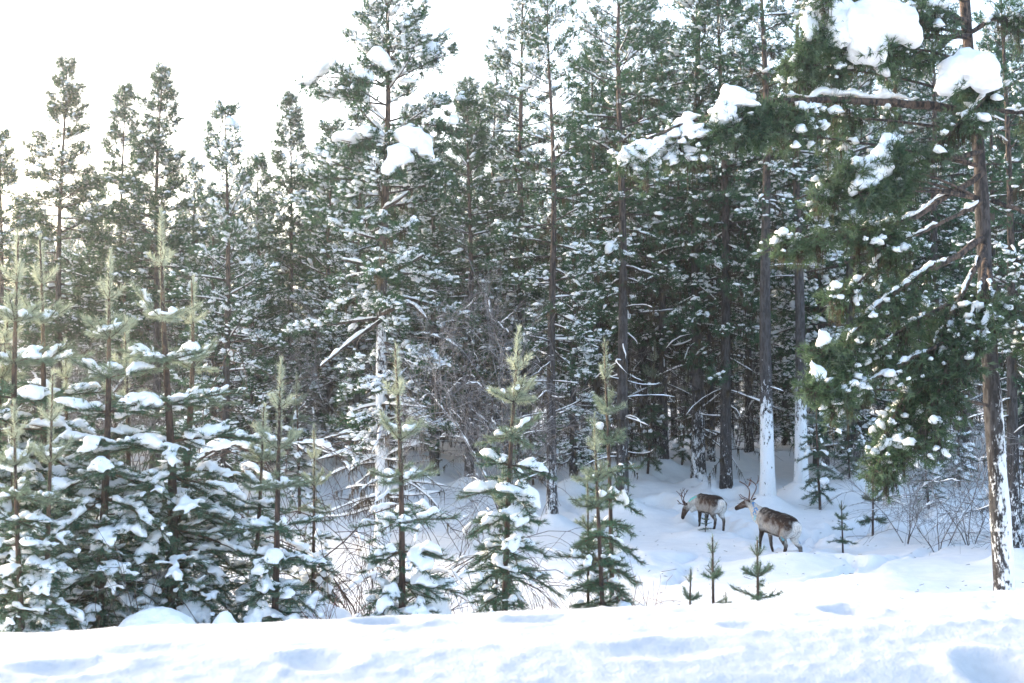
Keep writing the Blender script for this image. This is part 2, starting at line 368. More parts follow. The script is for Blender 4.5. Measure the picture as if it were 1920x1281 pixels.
# ------------------------------------------------------------------ tree builders (each returns the meshes of its parts)
def grow_axis(p, az, el0, el1, L, n, rng, wob=.06):
    """branch axis from p: elevation runs el0 -> el1 (radians)"""
    t = np.linspace(0, 1, n + 1)[1:]
    el = el0 + (el1 - el0) * t; azs = az + np.cumsum(rng.normal(size=n)) * wob
    d = np.stack([np.cos(el) * np.cos(azs), np.cos(el) * np.sin(azs), np.sin(el)], 1)
    return np.concatenate([[p], p + np.cumsum(d * L / n, axis=0)])
def along(P, t):
    L = np.r_[0, np.cumsum(np.linalg.norm(np.diff(P, axis=0), axis=1))]; s = np.asarray(t) * L[-1]
    Q = np.stack([np.interp(s, L, P[:, i]) for i in range(3)], -1)
    k = np.clip(np.searchsorted(L, s) - 1, 0, len(P) - 2); return Q, unit(P[k + 1] - P[k])
def forest_pine(seed, Ht, r0, crown0, Rmax, snow=1., plaster=.3, lichen=.5, dead=14, ds=1., ph=.42, dens=1., top='cone', tuftL=.112, tuftW=.0195):
    rng = np.random.default_rng(seed)
    trunk, crown, sn, lich = Acc(), Acc(), Acc(), Acc()
    nz = 16; zz = np.linspace(-.4, Ht * .985, nz); fz = np.clip(zz / Ht, 0, 1)
    bend = np.stack([.10 * np.sin(zz * .5 + seed) * fz, .10 * np.cos(zz * .4 + seed * 2) * fz], 1)
    TP = np.column_stack([bend, zz])
    rad = r0 * (1 - fz) ** .95 * (1 + .35 * np.exp(-np.maximum(zz, 0) / .35)) + .012
    tube(trunk, TP, rad, 9, smooth(.32, .7, fz), plaster * (1 - smooth(.02, ph, fz)) + .14)
    def tp(z): return np.array([np.interp(z, zz, bend[:, 0]), np.interp(z, zz, bend[:, 1]), z])
    def tr(z): return np.interp(z, zz, rad)
    # live branches
    z = crown0 * Ht; TPs, TDs, TV = [], [], []; SP, SQ = [], []; snP, snD, snA = [], [], []; lp = []
    az = rng.random() * 6
    while z < Ht * .985:
        f = (z - crown0 * Ht) / (Ht * (1 - crown0))
        prof = (np.clip(1.10 - f, 0, 1) ** .85) * min(1, .45 + f * 2.2) if top == 'cone' else (np.clip(1.05 - f, 0, 1) ** .5) * min(1, .55 + f * 1.6)
        for q in range(rng.integers(2, 5)):
            az += 2.4 + rng.normal() * .5
            L = max(.28, Rmax * prof * ((.72 + .3 * rng.random()) if top == 'cone' else (.5 + .6 * rng.random())))
            e0 = R(-12 + 62 * f ** 1.3 + rng.normal() * 9); e1 = e0 + R(-18 + 42 * f + rng.normal() * 10)
            p0 = tp(min(z + rng.random() * .25, Ht * .98))
            P = grow_axis(p0, az, e0, e1, L, 5, rng)
            br = max(.008, .017 * L * (1.1 - f * .4))
            tube(trunk, P, np.linspace(br, .004, 6), 4, .35 + .4 * f, .12, cap=False)
            ns = max(3, int(L / .16 * dens))
            ts = np.sort(.18 + .82 * rng.random(ns) ** .8)
            Q, T = along(P, ts)
            sgn = np.where(np.arange(ns) % 2, 1, -1)[:, None]
            lat = unit(np.cross(T, [[0, 0, 1.]])) * sgn
            sd_ = unit(T * .75 + lat * (.5 + .5 * rng.random((ns, 1))) + np.array([[0, 0, 1.]]) * (rng.normal(size=(ns, 1)) * .28 + .22 * f - .02))
            sl = (.16 + .34 * (1 - ts) * min(L, 1.8)) * (.7 + .6 * rng.random(ns))
            E = Q + sd_ * sl[:, None]
            SP.append(Q); SQ.append(E)
            nt_ = 7
            for k in range(nt_):
                tt = (.30 + .70 * (k + rng.random(ns)) / nt_)[:, None]
                C = Q + (E - Q) * tt
                dd = unit(sd_ + rng.normal(size=(ns, 3)) * .5 + np.array([[0, 0, .30]]))
                C = C + dd * .03 + rng.normal(size=(ns, 3)) * .05
                TPs.append(C); TDs.append(dd); TV.append(np.clip(.45 + .25 * rng.normal(size=ns) + .2 * f, 0, 1))
            # snow on side twigs, on the axis, and bigger lumps
            keep = rng.random(ns) < .26 * snow * (1 - .45 * f)
            snP.append((Q + (E - Q) * .6 + np.array([0, 0, .035]))[keep]); snD.append(sd_[keep])
            snA.append(np.clip(sl[keep] * .42, .05, .2) * (.6 + .7 * rng.random(keep.sum())))
            if rng.random() < .85 * snow * (1 - .5 * f):
                a0 = rng.random() * .4; Qa, _ = along(P, np.linspace(a0, min(1, a0 + .35 + .3 * rng.random()), 5))
                loaf(sn, rng, Qa + np.array([0, 0, br]), .035 + .03 * rng.random(), .03 + .03 * rng.random(), 6, 7)
            if rng.random() < .035 * snow and L > .5:
                Qb, Tb = along(P, np.array([.6 + .35 * rng.random()])); s_ = .08 + .12 * rng.random() * min(1.3, L)
                blobs(sn, rng, Qb + [[0, 0, .05]], Tb, s_ * 1.5, s_, s_ * .75, 2, .3)
            if lichen and rng.random() < lichen * (1 - smooth(.25, .6, f)):
                lp.append(along(P, rng.random(int(14 * lichen * L + 3)))[0])
        z += (.30 + .12 * rng.random()) * (1.15 - .35 * f) * (Ht / 15) ** .5
    Pt = np.concatenate(TPs); Dt = np.concatenate(TDs); Vt = np.concatenate(TV)
    top_ = tp(Ht * .97)
    needles(crown, rng, [top_], [[0, 0, 1]], 60, tuftL, tuftW, Ht * .03 + .12, (25, 60), .8)
    needles(crown, rng, Pt, Dt, 9, tuftL, tuftW, .085, (22, 80), Vt, np.clip(rng.normal(size=len(Pt)) * .08 - .02, 0, .4))
    twigs(trunk, np.concatenate(SP), np.concatenate(SQ), .007, .003, .5, .1)
    pat = fbm(Pt[:, 0] / .8, Pt[:, 1] / .8, Pt[:, 2] / .8, 71 + seed, 2); hf = Pt[:, 2] / Ht
    sel = np.nonzero(rng.random(len(Pt)) < np.clip((.34 + .7 * pat) * snow * (1.2 - .75 * hf), .01, .85))[0]
    gs = (.030 + .065 * rng.random(len(sel)) ** 1.8)
    blobs(sn, rng, Pt[sel] + [0, 0, .035], Dt[sel] * [1, 1, .35], gs * 1.35, gs * 1.0, gs * .75, 1, .45)
    if snP:
        A_ = np.concatenate(snA); blobs(sn, rng, np.concatenate(snP), np.concatenate(snD), A_, A_ * .55, A_ * .36 + .012, 1, .3)
    # dead lower branches carrying snow
    for k in range(dead):
        z = Ht * (.07 + (crown0 + .05 - .07) * rng.random()); a_ = rng.random() * 6.28; L = (.4 + 1.1 * rng.random()) * Rmax * .6
        P = grow_axis(tp(z), a_, R(rng.normal() * 18 - 5), R(rng.normal() * 25 - 15), L, 5, rng, .25)
        tube(trunk, P, np.linspace(.016, .004, 6), 4, .1, .15, cap=False)
        Q, T = along(P, .25 + .7 * rng.random(5)); E = Q + unit(T + rng.normal(size=(5, 3)) * .7) * (.15 + .3 * rng.random((5, 1)))
        twigs(trunk, Q, E, .005, .002, .1, .15)
        if rng.random() < .8 * snow:
            loaf(sn, rng, P[:5] + [0, 0, .02], (.022 + .018 * rng.random()) * ds, (.022 + .02 * rng.random()) * ds, 6, 9)
        if rng.random() < lichen: lp.append(along(P, rng.random(12))[0])
    if lp:
        Lp = np.concatenate(lp); m = len(Lp); l_ = .12 + .34 * rng.random(m) ** 1.5
        for rep in range(3):
            O = Lp + rng.normal(size=(m, 3)) * [.03, .03, .01]; E = O + np.column_stack([rng.normal(size=m) * .03, rng.normal(size=m) * .03, -l_ * (.5 + .5 * rng.random(m))])
            twigs(lich, O, E, .007 + .006 * rng.random(m), .002)
    out = [('trunk', trunk.mesh('trunk', M['bark'])), ('crown', crown.mesh('crown', M['needle'], False)), ('snow_cover', sn.mesh('snow_cover', M['snow']))]
    if lp: out.append(('beard_lichen', lich.mesh('beard_lichen', M['lichen'])))
    return out

def young_pine(seed, Ht, r0, spread, snow=1., leader=.55, frost_sun_top=1.0, dens=240, low=.25, voxel=.028, bare=False):
    rng = np.random.default_rng(seed)
    trunk, crown, sn = Acc(), Acc(), Acc()
    zs, z, st = [], Ht - leader, leader
    while z > low: zs.append(z); st = max(.26, st * .90); z -= st * (.9 + .2 * rng.random())
    nz = 14; zz = np.linspace(-.35, Ht - .02, nz); fz = np.clip(zz / Ht, 0, 1)
    bend = np.stack([.03 * np.sin(zz * 1.1 + seed), .03 * np.cos(zz * .9 + seed)], 1) * Ht / 4
    tube(trunk, np.column_stack([bend, zz]), r0 * (1 - fz) ** .85 + .009, 8, smooth(.5, .95, fz), .12)
    def tp(z): return np.array([np.interp(z, zz, bend[:, 0]), np.interp(z, zz, bend[:, 1]), z])
    SP, SD, SL, SF = [], [], [], []
    def shoot(P, D, L, f): SP.append(P); SD.append(D); SL.append(L); SF.append(f)
    shoot(tp(Ht - leader), np.array([0, 0, 1.]), leader, 1 * frost_sun_top)
    for k, z in enumerate(zs):
        if k + 1 < len(zs) and k < 2: shoot(tp(zs[k + 1]), unit(tp(z) - tp(zs[k + 1])), z - zs[k + 1], (.8, .45)[k] * frost_sun_top)
        nb = rng.integers(4, 7) if k else rng.integers(3, 5); a0 = rng.random() * 6.28
        L = spread * min(1.0, (.17, .38, .56, .72, .84, .92, .97)[k] if k < 7 else 1.0)
        if z < Ht * .22: L *= .85
        fr = np.clip(1.0 - k * .33, 0, 1) * frost_sun_top  # paler towards the tip: frost and sunlit look put into the colour
        for q in range(nb):
            if bare and rng.random() < .35: continue
            a_ = a0 + q * 6.283 / nb + rng.normal() * .22; l = L * (.75 + .45 * rng.random())
            e0 = R((38, 26, 14, 5, -2, -8)[min(k, 5)] + rng.normal() * 8); e1 = e0 + R((10, 4, -8, -16, -22, -26)[min(k, 5)] + rng.normal() * 10)
            ns = min(k + 1, 6); P = grow_axis(tp(z), a_, e0, e1, l, max(ns, 2), rng, .08)
            tube(trunk, P, np.linspace(max(.007, .016 * l), .005, len(P)), 4, .6, .05, cap=False)
            d = np.diff(P, axis=0); ln = np.linalg.norm(d, axis=1)
            for i in range(len(d)):
                if i >= len(d) - 3: shoot(P[i], unit(d[i]), ln[i] * 1.03, fr)
            shoot(P[-1], unit(unit(d[-1]) + [0, 0, .35]), .06 + .06 * rng.random(), fr)
            sides = []
            if ns >= 2:
                for i in range(1, len(P)):
                    rem = l * (1 - (i - .4) / len(P))
                    for sg in (-1, 1, 0):
                        if rng.random() < (.12 if sg else .45): continue
                        T = unit(d[min(i, len(d) - 1)]); lat = unit(np.cross(T, [0, 0, 1.])) * sg
                        D = unit(T * .8 + lat * .75 + np.array([0, 0, (.35 if sg == 0 else .10) + rng.normal() * .18]))
                        sl = max(.10, min(.42, rem * .55)) * (.7 + .5 * rng.random())
                        b_ = P[i] - unit(d[i - 1]) * ln[i - 1] * rng.random() * .5
                        shoot(b_, D, sl, fr * .8); sides.append((b_, D, sl))
                        if sl > .24:
                            for s2 in (-1, 1):
                                D2 = unit(D * .8 + unit(np.cross(D, [0, 0, 1.])) * s2 * .7 + rng.normal(size=3) * .12)
                                shoot(b_ + D * sl * (.45 + .2 * rng.random()), D2, sl * .5, fr * .7)
            if k >= 1 and snow:
                if rng.random() < .95 * snow:
                    t0 = .15 + .3 * rng.random(); t1 = min(1.0, t0 + .3 + .45 * rng.random())
                    Q, _ = along(P, np.linspace(t0, t1, 6)); g = (.6 + .8 * rng.random()) * min(1, .45 + .14 * k)
                    loaf(sn, rng, Q + [0, 0, .035], .100 * g, .068 * g + .010, 10)
                for (b_, D, sl) in sides:
                    if sl > .13 and rng.random() < .85 * snow:
                        g = .6 + .6 * rng.random(); t0 = .2 * rng.random()
                        loaf(sn, rng, b_ + D * (sl * np.linspace(t0, .75 + .25 * rng.random(), 4))[:, None] + [0, 0, .028], .055 * g, .04 * g, 8)
                if snow > .5 and rng.random() < .16 * snow and k > 2:
                    Q, T = along(P, np.array([.45 + .4 * rng.random()])); g = .07 + .09 * rng.random() ** 1.5
                    blobs(sn, rng, Q + [[0, 0, .05]], T, g * 1.5, g * 1.05, g * .9, 3, .32)
        if k >= 2 and not bare:        # small shoots between the whorls
            for q in range(4):
                a_ = rng.random() * 6.28; zq = z + (rng.random() - .3) * .3; l = L * (.25 + .3 * rng.random()); e0 = R(rng.normal() * 15 + 5)
                P = grow_axis(tp(zq), a_, e0, e0 - R(10), l, 2, rng, .1)
                for i in (0, 1): shoot(P[i], unit(P[i + 1] - P[i]), l / 2 * 1.05, fr)
                for sg in (-1, 1):
                    T = unit(P[2] - P[1]); shoot(P[1], unit(T + unit(np.cross(T, [0, 0, 1.])) * sg * .8), l * .4, fr)
    SP, SD, SL, SF = np.array(SP), np.array(SD), np.array(SL), np.array(SF)
    n = np.maximum(8, (SL * dens * (1 + 1.3 * SF)).astype(int))
    needles(crown, rng, SP, SD, n, .056 + .026 * SF, .0058 + .0032 * SF, SL, (35, 62), np.clip(rng.normal(size=len(SP)) * .22 + .5, 0, 1), np.clip(SF + rng.normal(size=len(SF)) * .09 + .08, 0, 1))
    twigs(trunk, SP, SP + SD * SL[:, None], .006, .003, .7, .05)
    out = [('trunk', trunk.mesh('trunk', M['bark_young'])), ('crown', crown.mesh('crown', M['needle_young'], False))]
    if sn.n: out.append(('snow_cover', remeshed(sn, 'snow_cover', M['snow'], voxel, 3)))
    return out
def make(name, parts, label, cat, loc, rz=0., s=1., group=None):
    t = thing(name, label, cat, loc, rz, group, s)
    for nm, me in parts:
        o = obj(nm, me, t)
        if nm in ('snow_cover', 'beard_lichen'): o['kind'] = 'stuff'
    return t

# ------------------------------------------------------------------ where things stand (pixel of the foot in the 1920 frame, distance)
def foot(px, Y):
    g = float(base(np.array([0.]), np.array([Y]))[0]); dc = Y * math.cos(PITCH) + (g - CAM[2]) * math.sin(PITCH)
    return (px - 960) / F * dc, Y
def height_for(py, Y, z0): return CAM[2] + Y * math.tan(PITCH + math.atan((640.5 - py) / F)) - z0

# tracks pressed into the snow, mounds round trunks and hummocks
def px_trail(pts, w, dep): TRAILS.append((np.array([ground_px(*p) for p in pts]), w, dep * 2.3))
px_trail([(1915, 985), (1800, 1020), (1720, 1045), (1600, 1070), (1490, 1092)], .13, .10)
px_trail([(1225, 940), (1290, 965), (1345, 985)], .42, .20)
px_trail([(1380, 905), (1365, 925), (1370, 945), (1330, 960)], .35, .20)
px_trail([(1345, 992), (1420, 1000), (1470, 1030), (1560, 1012), (1640, 985), (1720, 960)], .45, .17)
px_trail([(1560, 870), (1600, 900), (1640, 935)], .18, .10)
px_trail([(1310, 1035), (1290, 1060), (1262, 1090)], .12, .08)
px_trail([(1060, 940), (1120, 990), (1200, 1060)], .16, .10)
px_trail([(1480, 1012), (1530, 1000), (1600, 992), (1680, 985)], .30, .20)
px_trail([(1560, 1052), (1620, 1062), (1700, 1100)], .2, .12)
px_trail([(1240, 900), (1280, 905), (1330, 915), (1375, 930)], .25, .12)
TREES = [  # name key, foot px, distance, top py, rot, label
    ('slim', 105, 45, 112, .3, 'tall narrow pine with pointed tip, leftmost against the white sky'),
    ('slim2', 220, 49, 158, 2.1, 'thin airy pine between the two tallest pines on the left'),
    ('slim3', 290, 44, 126, 4.0, 'tall pine with a pointed tip and thick trunk above the frosted young pine'),
    ('snowy', 420, 40, 205, 1.2, 'snow-clumped pine with a snow cap on its very tip'),
    ('slim2', 541, 50, 178, 5.2, 'slender dark pine with a thin bare trunk left of the big snowy pine'),
    ('slim', -8, 42, 245, 3.3, 'green pine cut off by the left edge of the picture'),
    ('tall2', 978, 45, -60, 1.0, 'tall dense pine just left of its thinner twin against the sky gap'),
    ('tall', 1035, 37, -25, 2.6, 'tall thin-trunked pine in front of the sky with a long straight bare foot'),
    ('tall3', 1168, 39, -190, 4.1, 'tall pine with rusty upper trunk and snow along its crooked bare boughs'),
    ('tall2', 1310, 44, -260, 5.4, 'stout pine rising from a snow cone above the grazing reindeer'),
    ('bole', 1440, 40.3, -240, .4, 'straight bare pine trunk plastered white, just behind the standing reindeer'),
    ('bole', 1503, 41.5, -150, 2.9, 'rusty pine trunk with white foot, right of the bare plastered trunk'),
    ('slim3', 878, 62, 150, 1.4, 'small distant pine whose tip shows in the sky gap'),
    ('dark', 880, 43, 170, .2, 'dark stout trunk pine behind the bare frosted birch'),
    ('tall3', 1405, 53, 60, 1.9, 'dark broad trunk standing left of the white plastered trunk'),
    ('tall', 1370, 50, 120, 3.9, 'thin dark trunk between the stout pine and the broad dark trunk'),
    ('snowy2', 617, 46, 235, 2.2, 'snow-dusted pine tucked behind the left side of the big snowy pine'),
    ('tall2', 815, 47, 250, 3.1, 'brown-trunked pine right of the big snowy pine'),
    ('dark', 1118, 46, 90, .9, 'narrow rusty trunk left of the crooked-boughed pine'),
    ('dark', 1245, 47, 60, 5.0, 'slim dark trunk between the crooked-boughed pine and the stout pine'),
    ('snowy2', 1075, 42.5, 330, 4.4, 'shorter pine loaded with small snow tufts under the sky gap'),
    ('snowy2', 480, 52, 300, .7, 'lower snowy pine filling the gap left of the slender dark pine'),
    ('tall3', 1690, 48, -160, 2.0, 'pine behind the big overhanging pine, seen between its boughs'),
    ('tall', 1905, 30, -80, 1.1, 'pine at the right edge behind the leaning trunk'),
    ('dark', 1205, 49, -90, 3.0, 'full pine filling the gap right of the crooked-boughed pine'),
    ('dark', 1362, 43, -140, .8, 'green pine crown above the broad dark trunk'),
    ('snowy2', 1545, 47, 40, 2.4, 'snowy pine right of the two white-footed trunks'),
    ('tall3', 1130, 56, 20, 1.6, 'pine crown seen high behind the crooked-boughed pine'),
    ('tall2', 1760, 46, -60, 4.9, 'green pine behind the left boughs of the overhanging pine'),
    ('snowy', 925, 53, 120, 3.8, 'snowy pine under the sky gap left of the tall twin pines'),
    ('snowy', 668, 45, 215, 5.9, 'snow-dusted pine close behind the big snowy pine'),
    ('snowy2', 770, 51, 215, .1, 'dark green pine right behind the big snowy pine'),
    ('snowy', 360, 50, 310, 2.9, 'low full pine between the pointed pine and the snow-capped one'),
    ('snowy2', 160, 52, 330, 4.3, 'low full pine between the two leftmost tall pines'),
    ('snowy', 1600, 44, -90, 5.6, 'snow-specked pine right of the rusty trunk with the white foot'),
]
for key, px, Y, top, rz, lab in TREES:
    x, y = foot(px, Y); MOUNDS.append((x, y, .42, .55))
for px, py, h, r in ((1640, 1110, .30, 1.7), (1480, 1062, .28, 1.0), (1300, 1010, .16, .55), (1560, 1050, .18, 1.2), (1780, 965, .25, 1.3), (1700, 925, .3, 1.6),
                     (1350, 870, .35, 1.2), (1230, 985, .22, 1.6), (1180, 1050, .2, 1.4), (1560, 930, .25, 1.4), (700, 830, .4, 1.8), (780, 870, .3, 1.5)):
    g = ground_px(px, py); MOUNDS.append((g[0], g[1], h, r))
rr = random.Random(4)
for k in range(60):
    Y = rr.uniform(42, 75); x = rr.uniform(-.36, .36) * Y; MOUNDS.append((x, Y, rr.uniform(.15, .45), rr.uniform(.5, 1.3)))

# ------------------------------------------------------------------ ground, plough bank
def lines(lo, hi, dense0, dense1, step, grow=1.09):
    a = list(np.arange(dense0, dense1, step)); s = step
    while a[-1] < hi: s *= grow; a.append(a[-1] + s)
    s = step; b = []
    p = dense0
    while p > lo: s *= grow; p -= s; b.append(p)
    return np.array(b[::-1] + a)
xs = lines(-900, 900, -11, 15, .15); ys = lines(-300, 2500, 24, 45, .11, 1.09)
X, Yg = np.meshgrid(xs, ys); Z = H(X.ravel(), Yg.ravel())
acc = Acc(); nx, ny = len(xs), len(ys)
i = np.arange(ny - 1)[:, None] * nx; j = np.arange(nx - 1)[None]
q = np.stack([i + j, i + j + 1, i + nx + j + 1, i + nx + j], -1).reshape(-1, 4)
acc.add(np.column_stack([X.ravel(), Yg.ravel(), Z]), np.concatenate([q[:, [0, 1, 2]], q[:, [0, 2, 3]]]))
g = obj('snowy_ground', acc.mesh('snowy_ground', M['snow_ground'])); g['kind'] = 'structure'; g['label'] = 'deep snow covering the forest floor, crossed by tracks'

ss = lines(-60, 60, -5.2, 7.5, .036, 1.08); ts = np.concatenate([np.linspace(-5, -2.6, 16), np.arange(-2.55, .6, .034), np.linspace(.65, 5.5, 30)])
SS, TT = np.meshgrid(ss, ts); s_, t_ = SS.ravel(), TT.ravel()
bz = np.interp(t_, [-5, -3.2, -2.2, -1.5, -.9, 0, .4, 1.2, 3.5, 5.5], [1.1, 1.2, 1.42, 1.66, 1.78, 1.80, 1.76, 1.35, .05, -.6])
am = smooth(-4, -2.5, t_) * (1 - smooth(2, 4, t_))
bz = bz + am * (.019 * fbm(s_ / 1.9, t_ / 1.2, seed=41) + .003 * vnoise(s_ / .33, t_ / .26, seed=43) + .0045 * fbm(s_ / .12, t_ / .10, seed=44, octaves=2))
cl = np.clip(vnoise(s_ / .11, t_ / .10, seed=47) - .4, 0, 1); bz = bz + am * (.014 * cl + .022 * np.clip(vnoise(s_ / .07, t_ / .07, seed=48) - .5, 0, 1))
def bank_st(px, py, z=1.75):
    d = ray(px, py); k = (z - CAM[2]) / d[2]; p = (CAM + d * k)[:2] - RIDGE0
    return p @ RU, p @ RN
for px, py, dep, rx, ry in ((728, 1186, .10, .16, .15), (600, 1240, .05, .16, .14), (1592, 1160, .07, .13, .14), (1885, 1215, .12, .18, .22), (1240, 1215, .03, .3, .12), (300, 1235, .03, .25, .12), (1010, 1180, .03, .2, .1), (1400, 1185, .03, .12, .12), (120, 1262, .04, .2, .1)):
    a_, b_ = bank_st(px, py); rr2 = ((s_ - a_) / rx) ** 2 + ((t_ - b_) / ry) ** 2
    bz = bz - dep * np.exp(-rr2 ** 1.5) + .25 * dep * np.exp(-(np.sqrt(rr2) - 1.45) ** 2 * 6)
BX = RIDGE0[0] + s_ * RU[0] + t_ * RN[0]; BY = RIDGE0[1] + s_ * RU[1] + t_ * RN[1]
acc = Acc(); nx, ny = len(ss), len(ts)
i = np.arange(ny - 1)[:, None] * nx; j = np.arange(nx - 1)[None]
q = np.stack([i + j, i + j + 1, i + nx + j + 1, i + nx + j], -1).reshape(-1, 4)
acc.add(np.column_stack([BX, BY, bz]), np.concatenate([q[:, [0, 1, 2]], q[:, [0, 2, 3]]]))
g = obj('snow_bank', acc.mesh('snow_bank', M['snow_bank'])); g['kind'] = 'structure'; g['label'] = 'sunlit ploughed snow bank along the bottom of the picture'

# ------------------------------------------------------------------ forest pines
KIND = {
    'slim': dict(seed=1, Ht=14, r0=.15, crown0=.34, Rmax=2.6, snow=.32, plaster=.15, lichen=.25, dens=2.3),
    'slim2': dict(seed=2, Ht=13, r0=.11, crown0=.30, Rmax=2.2, snow=.32, plaster=.15, lichen=.3, dens=2.2),
    'slim3': dict(seed=3, Ht=14, r0=.17, crown0=.25, Rmax=2.6, snow=.35, plaster=.15, lichen=.3, dens=2.1),
    'snowy': dict(top='round', seed=4, Ht=12, r0=.14, crown0=.10, Rmax=2.4, snow=1.0, plaster=.3, lichen=.3, dens=1.15),
    'snowy2': dict(top='round', seed=5, Ht=11, r0=.13, crown0=.07, Rmax=2.1, snow=1.15, plaster=.3, lichen=.3, dens=1.2),
    'tall': dict(top='round', seed=6, Ht=17, r0=.17, crown0=.31, Rmax=2.5, snow=.8, plaster=.34, lichen=.7, dead=26, dens=1.1),
    'tall2': dict(top='round', seed=7, Ht=18, r0=.20, crown0=.33, Rmax=2.7, snow=.75, plaster=.34, lichen=.7, dead=26, dens=1.15),
    'tall3': dict(top='round', seed=8, Ht=19, r0=.19, crown0=.34, Rmax=2.7, snow=.7, plaster=.30, lichen=.8, dead=34, dens=1.05),
    'dark': dict(seed=10, Ht=16, r0=.17, crown0=.24, Rmax=2.7, snow=.30, plaster=.28, lichen=1.0, dead=30, dens=1.45, top='round'),
    'bole': dict(top='round', seed=9, Ht=18, r0=.20, crown0=.46, Rmax=2.3, snow=.8, plaster=.46, lichen=.7, dead=3, dens=1.15),
}
PARTS = {k: forest_pine(**v) for k, v in KIND.items()}
FIRST = {}
def plant(key, x, y, hgt, rz, lab, group=None, wide=1.):
    s = hgt / KIND[key]['Ht']; sc = (s ** .5 * wide, s ** .5 * wide, s) if s > 1 else (max(s, .8) * wide, max(s, .8) * wide, s)
    loc = (x, y, h1(x, y) - .18)
    if key not in FIRST:
        FIRST[key] = make('pine_tree', PARTS[key], lab, 'tree', loc, rz, sc, group); return FIRST[key]
    return copy_tree(FIRST[key], loc, rz, sc, lab, group)
for key, px, Y, top, rz, lab in TREES:
    x, y = foot(px, Y); plant(key, x, y, height_for(top, Y, h1(x, y)), rz, lab)
# the forest that closes the view behind them
rng = np.random.default_rng(77); spots = [(foot(p, Y)[0], Y) for _, p, Y, *_ in TREES]
tries = 0; made = 0
def topline(px, u):
    lo, hi = np.interp(px, [0, 330, 560, 620, 840, 900, 1000, 1920], [380, 360, 330, 250, 280, 260, 110, 60]), np.interp(px, [0, 560, 900, 1920], [600, 560, 480, 420])
    return lo + (hi - lo) * u
while made < 245 and tries < 6000:
    tries += 1
    Y = 44 + 90 * rng.random() ** 1.4; px = rng.uniform(-60, 1980)
    if made > 190: Y = rng.uniform(110, 190)
    x = (px - 960) / F * Y
    if min((x - a) ** 2 + (y - b) ** 2 for a, b in spots for y in (Y,)) < (1.1 + Y * .010) ** 2: continue
    if 1180 < px < 1780 and Y < 46: continue
    spots.append((x, Y)); made += 1
    u = rng.random(); key = ['tall', 'tall2', 'tall3', 'snowy', 'snowy2', 'slim3', 'slim', 'dark'][rng.choice(8, p=[.12, .12, .12, .2, .2, .09, .09, .06] if px < 560 else [.2, .2, .2, .06, .05, .04, .02, .23])]
    hg = float(np.clip(height_for(topline(px, u), Y, h1(x, Y)), 5, 22))
    spot = next(n for lim, n in ((330, 'behind the left young pines'), (600, 'left of the big snowy pine'), (860, 'behind the big snowy pine'), (1060, 'behind the frosted birch'), (1280, 'around the crooked-boughed pine'), (1520, 'beyond the reindeer'), (9999, 'behind the overhanging pine')) if px < lim)
    rank = 'nearer' if Y < 66 else 'farther' if Y < 110 else 'farthest'
    plant(key, x, Y, hg, rng.random() * 6.28, f'one of the {rank} crowded snow-dusted pines {spot}', f'{rank} crowded pines {spot}')

# ------------------------------------------------------------------ the two leading pines: the big snowy one and the overhanging one
def limb_foliage(rng, P, r, trunk, crown, lich, per=9., reach=.8, droop=.35, t0=.25, tuft=12, nl=.092, nw=.0155, lich_amt=.75, up=.0):
    """side boughs, twigs and needle tufts along a limb; returns the tuft centres"""
    L = np.linalg.norm(np.diff(P, axis=0), axis=1).sum(); ns = int(L * per * .66)
    ts = np.sort(t0 + (1 - t0) * rng.random(ns)); Q, T = along(P, ts)
    lat = unit(np.cross(T, [[0, 0, 1.]]))
    sg = rng.choice([-1, 1], ns)[:, None]
    D = unit(T * (.25 + .5 * rng.random((ns, 1))) + lat * sg * (.3 + .7 * rng.random((ns, 1))) + np.array([[0, 0, 1.]]) * (-droop + up + rng.normal(size=(ns, 1)) * .35))
    sl = 1.12 * reach * (.3 + .7 * rng.random(ns)) * (1.05 - .4 * ts)
    C_all, D_all = [], []
    for k in range(ns):
        n = 4; A = [Q[k]]; d = D[k].copy()
        for i_ in range(n):
            d = unit(d + np.array([0, 0, -.16 * droop * 2 + .12 * i_ * .5]) + rng.normal(size=3) * .14); A.append(A[-1] + d * sl[k] / n)
        A = np.array(A); tube(trunk, A, np.linspace(.012, .004, n + 1), 3, .55, .05, cap=False)
        m = int(9 + sl[k] * 34)
        q, tt = along(A, .2 + .8 * rng.random(m))
        dd = unit(tt * .8 + rng.normal(size=(m, 3)) * .55 + [0, 0, .25]); l_ = .05 + .19 * rng.random((m, 1))
        E = q + dd * l_
        twigs(trunk, q, E, .004, .003, .6, .03)
        C_all.append(E); D_all.append(dd)
        if rng.random() < lich_amt:
            mm = int(10 * sl[k] + 4); o = along(A, rng.random(mm))[0]
            for rep in range(3):
                o2 = o + rng.normal(size=(mm, 3)) * .02; ll = .10 + .32 * rng.random(mm) ** 1.5
                twigs(lich, o2, o2 + np.column_stack([rng.normal(size=mm) * .02, rng.normal(size=mm) * .02, -ll]), .005, .0015)
    C = np.concatenate(C_all); Dd = np.concatenate(D_all)
    clump = np.clip(.55 + .35 * fbm(C[:, 0] / .5, C[:, 1] / .5, C[:, 2] / .5, 12, 2) + rng.normal(size=len(C)) * .22, 0, 1)
    needles(crown, rng, C - Dd * .05, Dd, tuft, nl, nw, .08, (25, 80), clump, np.clip(rng.normal(size=len(C)) * .05 + .02, 0, .3))
    return C, Dd
